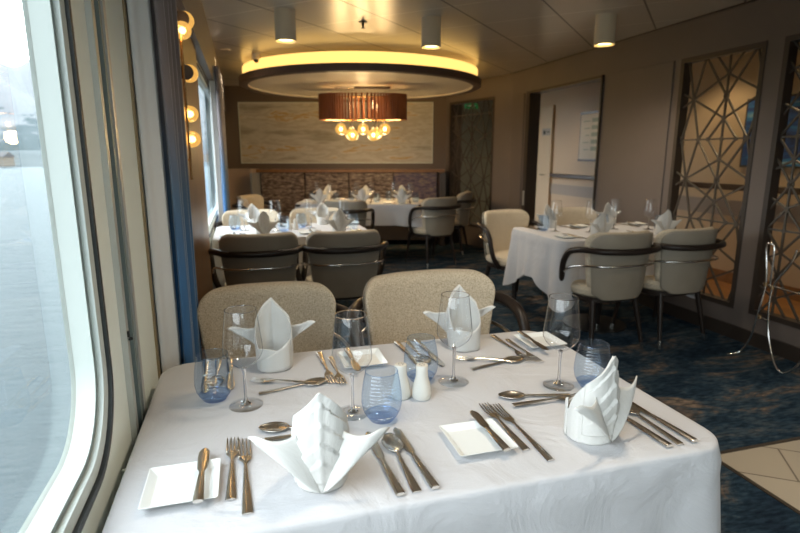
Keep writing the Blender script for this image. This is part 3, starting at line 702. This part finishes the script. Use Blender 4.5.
# ------------------------------------------------------------------ chairs
def chair(): 
    t = empty('dining_chair')
    def ctr(x, z): return .215 - .115 * (abs(x) / .26) ** 2.6 + .13 * (z - .45)
    def hull(z0, z1, off, th, rt, wmul=1.0):
        m = MB(); NZ = 22; NP = 56; v = []; f = []
        for j in range(NZ):
            q = j / (NZ - 1); q = 1 - (1 - q) ** 1.6
            z = z0 + (z1 - z0) * q; w_ = (.205 + .055 * ((z - .38) / .45)) * wmul
            dz = z - (z1 - rt)
            if dz > 0: w_ = w_ - rt + math.sqrt(max(0, rt * rt - dz * dz))
            db = (z0 + .05) - z
            if db > 0: w_ = w_ - .05 + math.sqrt(max(0, .05 ** 2 - db * db))
            dt = z - (z1 - th / 2); tt = 1 if dt < 0 else math.sqrt(max(.0, 1 - (dt / (th / 2)) ** 2))
            tt = max(tt, .02)
            for k in range(NP):
                a = 2 * PI * k / NP; c_, s_ = math.cos(a), math.sin(a)
                x = w_ * math.copysign(abs(c_) ** .42, c_); T_ = th / 2 * tt * math.copysign(abs(s_) ** .55, s_)
                v.append((x, ctr(x, z) + off + T_, z))
        for j in range(NZ - 1):
            for k in range(NP):
                l = (k + 1) % NP; f.append((j * NP + k, j * NP + l, (j + 1) * NP + l, (j + 1) * NP + k))
        f.append(tuple(reversed(range(NP)))); f.append(tuple(range((NZ - 1) * NP, NZ * NP)))
        return m.add(v, f)
    hull(.44, .835, 0, .07, .085).build('backrest', M['tweed'], t, smooth=60)
    hull(.385, .828, .040, .026, .085, .99).build('back_shell', M['shell'], t, smooth=60)
    # seat
    def se(w_, d_, z, q=3.2, n=48, cy=0):
        return [(w_ * math.copysign(abs(math.cos(2 * PI * i / n)) ** (2 / q), math.cos(2 * PI * i / n)), cy + d_ * math.copysign(abs(math.sin(2 * PI * i / n)) ** (2 / q), math.sin(2 * PI * i / n)), z) for i in range(n)]
    def stack(m, loops):
        for a, b_ in zip(loops, loops[1:]): m.strip(a, b_)
        m.add(loops[0], [tuple(reversed(range(len(loops[0]))))]); m.add(loops[-1], [tuple(range(len(loops[-1])))]); return m
    stack(MB(), [se(.225, .215, .395), se(.242, .232, .41), se(.245, .235, .44), se(.235, .225, .462), se(.20, .19, .474)]).build('seat', M['tweed'], t, smooth=60)
    stack(MB(), [se(.215, .205, .355), se(.232, .222, .362), se(.232, .222, .390), se(.222, .212, .396)]).build('seat_frame', M['darkwood'], t, smooth=60)
    half = [(0, .345, .718), (.12, .338, .720), (.215, .293, .721), (.272, .205, .722), (.298, .14, .716), (.308, .065, .692), (.309, .015, .63), (.305, -.005, .55), (.285, -.02, .46), (.232, -.03, .375)]
    pts = smoothpath([(-x, y, z) for x, y, z in reversed(half)] + half[1:], 6)
    MB().tube(pts, .0205, 12).build('arm_rail', M['darkwood'], t, smooth=60)
    half = [(0, .325, .622), (.12, .316, .622), (.21, .270, .620), (.262, .19, .615), (.286, .11, .602), (.299, .05, .578), (.305, .0, .54)]
    pts = smoothpath([(-x, y, z) for x, y, z in reversed(half)] + half[1:], 5)
    MB().tube(pts, .0075, 8).build('lower_rail', M['chrome'], t, smooth=60)
    for sx in (-1, 1):
        for (x, y, x2, y2) in ((.175, .165, .215, .235), (.185, -.17, .215, -.225)):
            l = MB().tube([(sx * x, y, .37), (sx * (x + (x2 - x) * .87), y + (y2 - y) * .87, .055)], [.021, .0135], 12).build('leg', M['darkwood'], t)
            MB().tube([(sx * (x + (x2 - x) * .87), y + (y2 - y) * .87, .055), (sx * x2, y2, .0)], [.0138, .011], 12).build('ferrule', M['chrome'], l)
    return t
G1 = 'oatmeal tub dining chairs with dark wrap-around rails'
CH = [
 (.06, 1.84, 0, 'left oatmeal tweed chair pushed in behind the foremost table, window side'),
 (.69, 1.77, 4, 'right oatmeal tweed chair facing camera across the foremost table'),
 (.07, 3.74, 180, 'taupe-backed chair seen from behind at second window table, nearer the curtain'),
 (.62, 3.72, 180, 'taupe-backed chair seen from behind at second window table, right of its pair'),
 (.05, 4.84, 4, 'pale chair on far side of second window table, left one'),
 (.62, 4.84, -3, 'pale chair on far side of second window table, right one'),
 (2.35, 3.17, 184, 'taupe-backed chair seen from behind at right table, left of the pair'),
 (2.90, 3.19, 186, 'taupe-backed chair seen from behind at right table, nearest lattice wall'),
 (2.27, 4.20, 14, 'pale chair at far left side of the right table by doorway'),
 (2.90, 4.22, -4, 'pale chair mostly hidden at far side of the right table'),
 (1.10, 6.12, 166, 'taupe-backed chair seen from behind at middle of long banquette table'),
 (2.16, 6.22, 198, 'taupe-backed chair at right corner of long banquette table, angled'),
 (2.68, 6.95, 238, 'tub chair turned sideways at right end of long table, before far screen'),
 (.22, 6.85, 60, 'tub chair at left end of long banquette table, near window'),
]
for (x, y, a, l) in CH: c_o = place('chair', chair, (x, y, 0), R(a), l, 'chair', G1); c_o.scale = (1.09, 1.03, 1.03) if (x, y) == (.69, 1.77) else (1, 1, 1)

# ------------------------------------------------------------------ tables and cloths
def table(x0, y0, W, Dp, rz, label, clab, drop=.42, corner=.10, seed=1, hem_corner=.14, rr=.07, xmin=-9):
    cx, cy = W / 2, Dp / 2
    t = empty('dining_table', (x0, y0, 0), rz); tag(t, label, 'table', 'dining tables')
    MB().box(.012, W - .012, .012, Dp - .012, .715, .742).build('tabletop', M['darkwood'], t, bevel=.02)
    MB().lathe([(.045, .02), (.04, .70)], 24, (cx, cy, 0)).lathe([(.04, .69), (.14, .714)], 24, (cx, cy, 0)).build('pedestal', M['blackmetal'], t)
    MB().lathe([(.24, 0), (.24, .012), (.05, .024)], 40, (cx, cy, 0)).build('base', M['blackmetal'], t)
    c = empty('tablecloth', (x0, y0, 0), rz); bpy.data.objects.remove(c)
    # perimeter of the rounded rectangle with outward normals
    per = []; n = 12
    for (ax, ay, a0) in ((W - rr, Dp - rr, 0), (rr, Dp - rr, 90), (rr, rr, 180), (W - rr, rr, 270)):
        for i in range(n + 1):
            a = R(a0 + 90 * i / n); per.append((ax + rr * math.cos(a), ay + rr * math.sin(a), math.cos(a), math.sin(a), 1 - abs(2 * i / n - 1)))
    full = []
    for i, p in enumerate(per):
        q = per[(i + 1) % len(per)]; full.append(p); d = math.hypot(q[0] - p[0], q[1] - p[1])
        if d > .1:
            k = int(d / .012)
            for j in range(1, k): u = j / k; full.append((p[0] + (q[0] - p[0]) * u, p[1] + (q[1] - p[1]) * u, p[2], p[3], 0))
    rnd = random.Random(seed); P_ = len(full)
    s_ = 0; arc = []
    for i, p in enumerate(full):
        arc.append(s_); q = full[(i + 1) % P_]; s_ += math.hypot(q[0] - p[0], q[1] - p[1])
    # folds: a few soft pleats, stronger near corners
    cornerpos = [sum(arc[k] for k in range(P_) if abs(full[k][4] - 1) < 1e-6 and full[k][2] * sx > 0 and full[k][3] * sy > 0) for sx, sy in ((1, 1), (-1, 1), (-1, -1), (1, -1))]
    per_l = s_; pl = []
    for c_ in cornerpos:
        for o_ in (0, -.13, .13): pl.append((c_ + o_, .030 if o_ == 0 else -.022, .045))
    for k in range(9): pl.append((rnd.uniform(0, per_l), rnd.uniform(-.010, .016), rnd.uniform(.03, .08)))
    def fold(a):
        r_ = 0
        for (c_, am, wd) in pl:
            d = (a - c_ + per_l / 2) % per_l - per_l / 2; r_ += am * math.exp(-(d / wd) ** 2)
        return r_
    def cdrop(a):
        r_ = 0
        for c_ in cornerpos:
            d = abs((a - c_ + per_l / 2) % per_l - per_l / 2); r_ = max(r_, max(0, 1 - d / .30))
        return r_
    ZT = .748; v = []; f = []; RG = 18
    ins = [(.05, 0), (.008, 0)]
    rings = []
    for d_, _ in ins:
        rings.append([(x - nx * d_, y - ny * d_, ZT) for (x, y, nx, ny, c_) in full])
    rings = [[(cx + (x - cx) * k, cy + (y - cy) * k, ZT) for (x, y, z) in rings[0]] for k in (.01, .15, .3, .45, .6, .75, .9)] + rings
    for (o_, z) in ((.0, ZT - .001), (.004, ZT - .004), (.006, ZT - .010)):
        rings.append([(x + nx * o_, y + ny * o_, z) for (x, y, nx, ny, c_) in full])
    for j in range(1, RG + 1):
        u = j / RG; rg = []
        for i, (x, y, nx, ny, c_) in enumerate(full):
            dp = drop + hem_corner * cdrop(arc[i]); z = ZT - .010 - u * dp
            o_ = .007 + .028 * u + (u ** .9) * (fold(arc[i]) * 1.3 + .004 * math.sin(arc[i] * 23 + seed) + .003 * math.sin(arc[i] * 41 + 2 * seed))
            o_ += .0035 if u * dp < .055 else 0
            rg.append((max(x + nx * o_, xmin), y + ny * o_, z))
        rings.append(rg)
    m = MB(); base = rings[0]
    v = [p for r_ in rings for p in r_]
    f = [tuple(range(P_))]
    for j in range(len(rings) - 1):
        for i in range(P_): k = (i + 1) % P_; f.append((j * P_ + i, (j + 1) * P_ + i, (j + 1) * P_ + k, j * P_ + k))
    m.add(v, f); o = m.build('tablecloth', M['cloth'], smooth=70); o.location = (x0, y0, 0); o.rotation_euler.z = rz
    tag(o, clab, 'tablecloth', 'white tablecloths'); return t
table(-.24, .775, 1.16, .765, 0, 'foremost dining table under white cloth beside the large window', 'white cloth on the foremost table, hanging to bottom edge of photo', seed=3, xmin=-.022)
table(-.235, 3.88, 1.14, .76, 0, 'second dining table along window wall under white cloth', 'white cloth on the second window table behind two taupe chairs', seed=5, xmin=-.028)
table(2.05, 3.17, 1.14, .76, 0, 'right-hand dining table near lattice wall under white cloth', 'white cloth with hanging pointed corners on the right-hand table', drop=.31, seed=8, hem_corner=.17)
table(*bw(0), 1, 1, 0, 'x', 'x') if False else None
T3 = (.55, 6.52)
table(T3[0], T3[1], 1.55, .86, -R(15.9), 'long dining table before the banquette under chandelier', 'white cloth on the long table before the banquette', drop=.24, seed=11, rr=.16, hem_corner=.03)

# ------------------------------------------------------------------ tableware
def napkin():
    t = empty('folded_napkin')
    NT, NV = 90, 40
    r0 = .043
    def fn(u, v, shield=False):                               # d = 0 on the guest side (-y)
        a = 2 * PI * u; d = (a + PI) % (2 * PI) - PI if not shield else (u * 2 - 1) * 1.35
        tt = min(1, abs(d) / 2.1); h = .062 + .122 * (1 - tt) ** .70 + .004 * math.sin(3 * d)
        z = h * v if not shield else .02 + (h - .018) * v
        r = r0 * (1 + .10 * math.sin(PI * min(1, z / .14))) - .10 * max(0, z - .10) * (1 - tt)
        # chevron folds on the shield
        k = (z + .045 * abs(d) - .03) / .034
        if shield: r += .0022 + .0042 * (k - math.floor(k)) * min(1, max(0, z - .04) / .02) * min(1, (1.35 - abs(d)) / .2)
        r += .0030 * math.exp(-(d / .12) ** 2)
        # diagonal wrap on the far side
        if abs(d) > 1.4: r += .0028 * (1 / (1 + math.exp(-60 * (.055 - .020 * (math.copysign(1, d) * (PI - abs(d)) + 1) - z))))
        sx = 1.03
        return (r * sx * math.sin(d), -r * math.cos(d), z + .0005)
    MB().grid(fn, NT, NV, cu=True).build('body', M['napkin'], t, smooth=55, solid=.0022)
    MB().grid(lambda u, v: fn(u, v, True), 40, 44).build('pleated_shield', M['napkin'], t, smooth=55, solid=.0016)
    for s_ in (-1, 1):
        V = Vector((s_ * .004, -.049, .004)); At = Vector((s_ * .036, -.030, .108)); Tp = Vector((s_ * .120, -.032, .126))
        def wing(u, v, s_=s_, V=V, At=At, Tp=Tp):
            # inner edge hugs the body from V to At ; outer edge sweeps V -> tip
            d = s_ * (.06 + .85 * v); inner = Vector((.0475 * math.sin(d), -.0475 * math.cos(d), .004 + .104 * v))
            mid = Vector((s_ * .044, -.066, .040))
            out = V * (1 - v) ** 2 + mid * 2 * v * (1 - v) + Tp * v * v
            p = inner.lerp(out, u); bow = u * (1 - u) * 4
            p += Vector((0, -.012 * bow * v, -.014 * bow * v)); 
            if u > .7 and v > .6: p.z -= .018 * ((u - .7) / .3) ** 2 * ((v - .6) / .4); 
            return tuple(p)
        MB().grid(wing, 14, 16).build('wing', M['napkin'], t, smooth=70, solid=.0024)
    # diagonal front wrap seen from the table centre
    def band(u, v):
        d = PI - .95 + 1.9 * u; r = .0495 + .0012 * math.sin(9 * u); z0_ = .002; z1_ = .030 + .055 * u
        z = z0_ + (z1_ - z0_) * v; return (r * math.sin(d), -r * math.cos(d), z)
    MB().grid(band, 24, 8).build('front_fold', M['napkin'], t, smooth=60, solid=.0022)
    return t
def wineglass():
    t = empty('wine_glass')
    MB().lathe([(.0065, .094), (.012, .098), (.026, .108), (.039, .121), (.0455, .134), (.0460, .142), (.0445, .160), (.0405, .195), (.0355, .238), (.0350, .240)], 40, cap=False).build('bowl', M['glass'], t, smooth=60)
    MB().lathe([(.0354 + .0009 * math.cos(k * PI / 3), .240 + .0009 * math.sin(k * PI / 3)) for k in range(7)], 40, cap=False).build('rim', M['stem'], t, smooth=60)
    MB().lathe([(.0, .100), (.007, .096), (.0042, .088), (.0032, .060), (.0036, .022), (.006, .010), (.012, .0058), (.0, .004)], 20, cap=False).build('stem', M['stem'], t, smooth=60)
    MB().lathe([(.008, .0058), (.022, .0032), (.039, .0016), (.0395, .0008), (.039, .0002), (0, .0002)], 40, cap=False).build('foot', M['glass'], t, smooth=60)
    return t
def tumbler():
    t = empty('blue_tumbler')
    MB().lathe([(.034, .012), (.041, .024), (.0445, .042), (.0440, .062), (.0405, .088), (.0355, .112), (.0350, .1135)], 40, cap=False).build('wall', M['blueglass'], t, smooth=60)
    MB().lathe([(.0353 + .0008 * math.cos(k * PI / 3), .1135 + .0008 * math.sin(k * PI / 3)) for k in range(7)], 40, cap=False).build('rim', M['bluebase'], t, smooth=60)
    MB().lathe([(.0, .0004), (.026, .0004), (.034, .012), (.036, .015), (.026, .0125), (0, .0115)], 36, cap=False).build('glass_base', M['bluebase'], t, smooth=60)
    return t
def shaker():
    t = empty('shaker')
    MB().lathe([(.0, 0), (.021, 0), (.0235, .004), (.0238, .016), (.020, .036), (.0150, .054), (.0140, .070), (.0150, .079), (.0135, .083), (0, .0835)], 32, cap=False).build('body', M['ceramic'], t, smooth=50)
    mb = MB()
    for k in range(6): mb.lathe([(.0, .0842), (.0011, .0842), (.0011, .083)], 8, (.006 * math.cos(k * PI / 3), .006 * math.sin(k * PI / 3), 0), cap=False)
    mb.build('holes', M['seal'], t, smooth=0); return t
def plate():
    t = empty('bread_plate')
    def sq(h, z, r):
        return [(x, y, z) for x, y in rrloop(-h, h, -h, h, r, 5)]
    L = [sq(.040, .0, .004), sq(.044, .002, .004), sq(.0605, .0125, .004), sq(.0615, .0140, .004), sq(.0600, .0140, .004), sq(.047, .0050, .003), sq(.045, .0042, .003)]
    m = MB()
    for a, b_ in zip(L, L[1:]): m.strip(a, b_)
    m.add(L[0], [tuple(reversed(range(len(L[0]))))]); m.add(L[-1], [tuple(range(len(L[-1])))])
    o = m.build('bread_plate', M['porcelain'], smooth=40); bpy.data.objects.remove(t); return o
def slab(rows):      # rows: (y, halfwidth, zmid, thickness)
    m = MB(); v = []; f = []; n = 8
    for (y, w_, z, th) in rows:
        for (a, b_) in ((-1, 0), (-.75, .75), (-.3, 1), (.3, 1), (.75, .75), (1, 0), (.6, -.8), (-.6, -.8)): v.append((a * w_, y, z + b_ * th / 2))
    for j in range(len(rows) - 1):
        for k in range(n): l = (k + 1) % n; f.append((j * n + k, (j + 1) * n + k, (j + 1) * n + l, j * n + l))
    f.append(tuple(range(n))); f.append(tuple(reversed(range((len(rows) - 1) * n, len(rows) * n)))); return m.add(v, f)
def handle_rows(L, w0=.0088, w1=.0030):
    return [(0, w0 * .96, .0022, .0034), (.004, w0, .0022, .0038), (L * .35, w0 * .80, .0030, .0038), (L * .7, w1 * 1.5, .0042, .0036), (L, w1, .0055, .0034)]
def fork(L=.205):
    t = empty('fork'); h = L * .60
    slab(handle_rows(h)).build('handle', M['steel'], t, smooth=50)
    m = slab([(h, .0030, .0055, .0034), (h + .010, .0050, .0052, .0028), (h + .020, .0105, .0040, .0022), (h + .034, .0120, .0030, .0022)])
    for k in range(4):
        x = -.0103 + k * .00687
        t0 = h + .033; t1 = L
        q = [(t0, .0020, .0030, .0022), ((t0 + t1) / 2, .0019, .0022, .0020), (t1 - .004, .0015, .0050, .0018), (t1, .0006, .0065, .0012)]
        mm = slab(q); m.add([(p[0] + x, p[1], p[2]) for p in mm.v], mm.f)
    m.build('tines', M['steel'], t, smooth=50); return t
def spoon(L=.200):
    t = empty('spoon'); h = L * .66
    slab(handle_rows(h)).build('handle', M['steel'], t, smooth=50)
    def fn(u, v):
        bl = L - h + .004; y = h - .004 + bl * v; w_ = .0215 * (math.sin(PI * min(1, v * .94 + .03)) ** .62) * (1 - .18 * (v - .5)); 
        x = (u * 2 - 1) * w_; q = max(0, 1 - (u * 2 - 1) ** 2) * math.sin(PI * v) ** .7
        return (x, y, .0070 - .0062 * q)
    MB().grid(fn, 15, 17).build('bowl', M['steel'], t, smooth=80, solid=.0013); return t
def knife(L=.225, butter=False):
    t = empty('butter_knife' if butter else 'table_knife'); h = L * .52
    slab([(0, .0085, .0040, .0070), (.004, .0090, .0042, .0078), (h * .6, .0072, .0042, .0072), (h, .0052, .0042, .0056)]).build('handle', M['steel'], t, smooth=50)
    wd = .0095 if not butter else .0105
    slab([(h, .0050, .0040, .0030), (h + .012, wd * .85, .0036, .0016), (h + (L - h) * .6, wd, .0036, .0014), (L - .014, wd * .92, .0036, .0012), (L - .004, wd * .55, .0036, .0010), (L, .001, .0036, .0008)]).build('blade', M['steel'], t, smooth=50); return t

ZT = .7485
GRP = {}
def setting(ox, oy, rz, where, full, lean=0, nap_rot=0, dx=(0,), n=0):
    """local frame: origin at the napkin, guest side -y"""
    c_, s_ = math.cos(rz), math.sin(rz)
    def L(x, y): return (ox + c_ * x - s_ * y, oy + s_ * x + c_ * y)
    def put(key, mk, x, y, z, a, lab, cat, grp): 
        X, Y = L(x, y); return place(key, mk, (X, Y, z), rz + R(a), lab + ', ' + where, cat, grp)
    put('napkin', napkin, 0, 0, ZT, nap_rot, 'peaked white linen napkin standing upright', 'napkin', 'folded napkins')
    put('plate', plate, -.238, .035, ZT, 0, 'square white bread plate', 'plate', 'square bread plates')
    put('bk', lambda: knife(.172, True), -.207, -.036, ZT + .0135, 0, 'butter knife lying on its bread plate', 'knife', 'butter knives')
    put('fork', fork, -.157, -.022, ZT, 0, 'shorter fork next to the bread plate', 'fork', 'forks')
    put('forkL', lambda: fork(.24), -.130, -.068, ZT, 1, 'longer dinner fork nearer the napkin', 'fork', 'forks')
    put('knife', knife, .122, -.090, ZT, 2, 'table knife closest to napkin', 'knife', 'table knives')
    put('spoon', spoon, .152, -.088, ZT, 0, 'soup spoon between two knives', 'spoon', 'soup spoons')
    put('knife', knife, .186, -.088, ZT, 3, 'outer table knife right of spoon', 'knife', 'table knives')
    if full:
        sa, fa, sx_ = (77, -91, .066) if rz == 0 else (100, -112, .048)
        put('spoonD', lambda: spoon(.175), sx_, .172, ZT, sa, 'dessert spoon laid crosswise above napkin', 'spoon', 'dessert spoons')
        put('forkD', lambda: fork(.172), -.095, .156, ZT + .0035, fa, 'dessert fork crossed with spoon above napkin', 'fork', 'dessert forks')

W1 = 'front left setting of foremost table'; W2 = 'front right setting of foremost table'; W3 = 'back left setting of foremost table'; W4 = 'back right setting of foremost table'
setting(.105, .882, 0, W1, True, nap_rot=-8)
setting(.663, .886, 0, W2, True, nap_rot=24)
setting(.053, 1.446, PI, W3, True, nap_rot=0)
setting(.612, 1.446, PI, W4, True, nap_rot=0)
def glassset(pts, tps, names, tnames):
    for (x, y), l in zip(pts, names): place('wine', wineglass, (x, y, ZT), 0, l, 'wine glass', 'wine glasses').scale = (.98, .98, .965)
    for (x, y), l in zip(tps, tnames): place('tumbler', tumbler, (x, y, ZT), 0, l, 'tumbler', 'blue tumblers')
glassset([(-.025, 1.222), (.207, 1.116), (.489, 1.214), (.736, 1.120)], [(-.096, 1.277), (.263, 1.070), (.412, 1.249), (.812, 1.092)],
 ['wine glass nearest the window on foremost table', 'wine glass behind front left napkin on foremost table', 'wine glass before back right napkin on foremost table', 'wine glass behind front right napkin on foremost table'],
 ['blue tumbler nearest the window on foremost table', 'blue tumbler in middle of foremost table before the shakers', 'blue tumbler behind the shakers on foremost table', 'blue tumbler partly hidden behind front right napkin'])
place('shaker', shaker, (.382, 1.150, ZT), 0, 'cream ceramic shaker on foremost table, right one of the pair', 'shaker', 'salt and pepper shakers')
place('shaker', shaker, (.334, 1.166, ZT), 1, 'cream ceramic shaker behind middle blue tumbler on foremost table', 'shaker', 'salt and pepper shakers')
# second window table and right-hand table use the same lay-out
for (x0, y0, nm) in ((-.235, 3.88, 'second window table'), (2.05, 3.17, 'right-hand table')):
    setting(x0 + .345, y0 + .105, 0, 'near left setting of ' + nm, False, nap_rot=8)
    setting(x0 + .900, y0 + .105, 0, 'near right setting of ' + nm, False, nap_rot=-10)
    setting(x0 + .293, y0 + .655, PI, 'far left setting of ' + nm, False, nap_rot=12)
    setting(x0 + .852, y0 + .655, PI, 'far right setting of ' + nm, False, nap_rot=-6)
    glassset([(x0 + .215, y0 + .447), (x0 + .447, y0 + .341), (x0 + .729, y0 + .439), (x0 + .976, y0 + .345)], [(x0 + .144, y0 + .502), (x0 + .503, y0 + .295), (x0 + .652, y0 + .474), (x0 + 1.04, y0 + .30)],
      ['wine glass on the %s, %s' % (nm, q) for q in ('far left', 'near left', 'far right', 'near right')],
      ['blue tumbler on the %s, %s' % (nm, q) for q in ('far left', 'near left', 'far right', 'near right')])
    place('shaker', shaker, (x0 + .60, y0 + .38, ZT), 0, 'cream shaker on the %s, right of its pair' % nm, 'shaker', 'salt and pepper shakers')
    place('shaker', shaker, (x0 + .55, y0 + .39, ZT), 1, 'cream shaker on the %s, left of its pair' % nm, 'shaker', 'salt and pepper shakers')
# long table
a3 = -R(15.9); c3, s3 = math.cos(a3), math.sin(a3)
def t3(x, y): return (T3[0] + c3 * x - s3 * y, T3[1] + s3 * x + c3 * y)
for i, x in enumerate((.30, .80, 1.28)):
    for (y, rz, side) in ((.11, a3, 'near'), (.75, a3 + PI, 'banquette')):
        q = t3(x, y); nm = ('left', 'middle', 'right')[i] + ' place on %s side of long table' % side
        place('napkin', napkin, (*q, ZT), rz + R(random.uniform(-15, 15)), 'peaked white napkin, ' + nm, 'napkin', 'folded napkins')
        sg = 1 if side == 'near' else -1
        q = t3(x + sg * .10, y + sg * .20); place('wine', wineglass, (*q, ZT), 0, 'wine glass, ' + nm, 'wine glass', 'wine glasses')
        q = t3(x + sg * .17, y + sg * .16); place('tumbler', tumbler, (*q, ZT), 0, 'blue tumbler, ' + nm, 'tumbler', 'blue tumblers')
        q = t3(x - sg * .17, y + sg * .02); place('plate', plate, (*q, ZT), rz, 'square bread plate, ' + nm, 'plate', 'square bread plates')
        q = t3(x - sg * .09, y - sg * .07); place('fork', fork, (*q, ZT), rz, 'dinner fork, ' + nm, 'fork', 'forks')
        q = t3(x + sg * .10, y - sg * .09); place('knife', knife, (*q, ZT), rz, 'table knife, ' + nm, 'knife', 'table knives')
q = t3(.98, .43); place('shaker', shaker, (*q, ZT), 0, 'cream shaker in middle of long banquette table', 'shaker', 'salt and pepper shakers')

# ------------------------------------------------------------------ chrome tray stand against the post
t = empty('tray_stand', (2.93, 2.50, 0), R(-62)); tag(t, 'folding chrome tray stand leaning by the post of the lattice wall', 'tray stand')
t.location = (0, 0, 0); t.rotation_euler.z = 0
MB().tube(smoothpath([(3.05, 2.70, .012), (3.12, 2.67, .03), (3.15, 2.63, .14), (3.16, 2.61, .30), (3.17, 2.59, .52), (3.17, 2.62, .74), (3.17, 2.60, .77), (3.17, 2.565, .74), (3.17, 2.56, .50)], 6), .0068, 10).build('tube_frame', M['chrome'], t, smooth=60)
MB().tube(smoothpath([(3.17, 2.42, .76), (3.17, 2.45, .66), (3.17, 2.54, .50), (3.17, 2.54, .28), (3.16, 2.49, .12), (3.12, 2.40, .02), (3.12, 2.33, .02), (3.15, 2.27, .14), (3.17, 2.24, .40), (3.17, 2.22, .76)], 6), .0068, 10).build('tube_frame', M['chrome'], t, smooth=60)
MB().tube([(3.17, 2.61, .51), (3.17, 2.24, .50)], .006, 8).tube([(3.17, 2.60, .29), (3.17, 2.53, .28)], .006, 8).build('cross_bar', M['chrome'], t)
mb = MB()
for (y, z) in ((2.59, .51), (2.545, .50), (2.60, .29)): mb.lathe([(0, -.012), (.013, -.012), (.013, .012), (0, .012)], 12, (3.17, y, z), cap=False)
mb.build('joint', M['brass'], t)

# ------------------------------------------------------------------ outside: sea, far shore, mountains
SEA = -9.0
o = MB().add([(-6000, -3000, SEA), (-.6, -3000, SEA), (-.6, 9000, SEA), (-6000, 9000, SEA)], [(0, 1, 2, 3)]).build('ground_sea', M['water'], smooth=0); struct(o)
def ridge(name, P, Q, h, base_d, seed, n=90, m=14, rough=.35):
    rnd = random.Random(seed); ph = [rnd.uniform(0, 6.28) for _ in range(10)]
    D = Vector((Q[0] - P[0], Q[1] - P[1], 0)); L = D.length; D.normalize(); Nn = Vector((-D.y, D.x, 0))
    if Nn.dot(Vector((P[0], P[1], 0))) < 0: Nn = -Nn
    def fn(u, v):
        H = h * (.62 + .38 * math.sin(u * 5 + ph[0])) * (1 + rough * .5 * math.sin(u * 17 + ph[1]) + rough * .25 * math.sin(u * 41 + ph[2]) + rough * .12 * math.sin(u * 97 + ph[3]))
        s_ = v ** .9 * (1 + .10 * math.sin(u * 60 + 9 * v + ph[4]) * (1 - v) * v * 4)
        p = Vector((P[0], P[1], 0)) + D * (u * L) + Nn * (base_d * v)
        return (p.x, p.y, SEA - 1 + H * s_)
    return struct(MB().grid(fn, n, m).build(name, M['mount'], smooth=0))
ridge('hills', (-900, 300), (150, 640), 64, 260, 3)
ridge('mountains', (-2600, 1500), (500, 2900), 560, 1300, 5, n=140, m=22)
def house():
    t = empty('shore_house')
    MB().box(-6, 6, -5, 5, 0, 8).build('walls', simple('pale_house_wall', (.16, .14, .115), .8), t)
    MB().add([(-6.8, -5.8, 8), (6.8, -5.8, 8), (6.8, 5.8, 8), (-6.8, 5.8, 8), (-6.8, 0, 12), (6.8, 0, 12)], [(0, 1, 5, 4), (2, 3, 4, 5), (0, 4, 3), (1, 2, 5), (0, 3, 2, 1)]).build('roof', simple('grey_house_roof', (.07, .07, .072), .8), t, smooth=0)
    return t
rnd = random.Random(2)
for k in range(16):
    u = .50 + .030 * k; x = -900 + 1050 * u; y = 300 + 340 * u
    place('house', house, (x - 3 - rnd.uniform(0, 6), y - 10 + 8, SEA + rnd.uniform(-.5, 5)), rnd.uniform(-.5, .5), 'small pale house among the trees on the far shore', 'house', 'houses along the far shore')
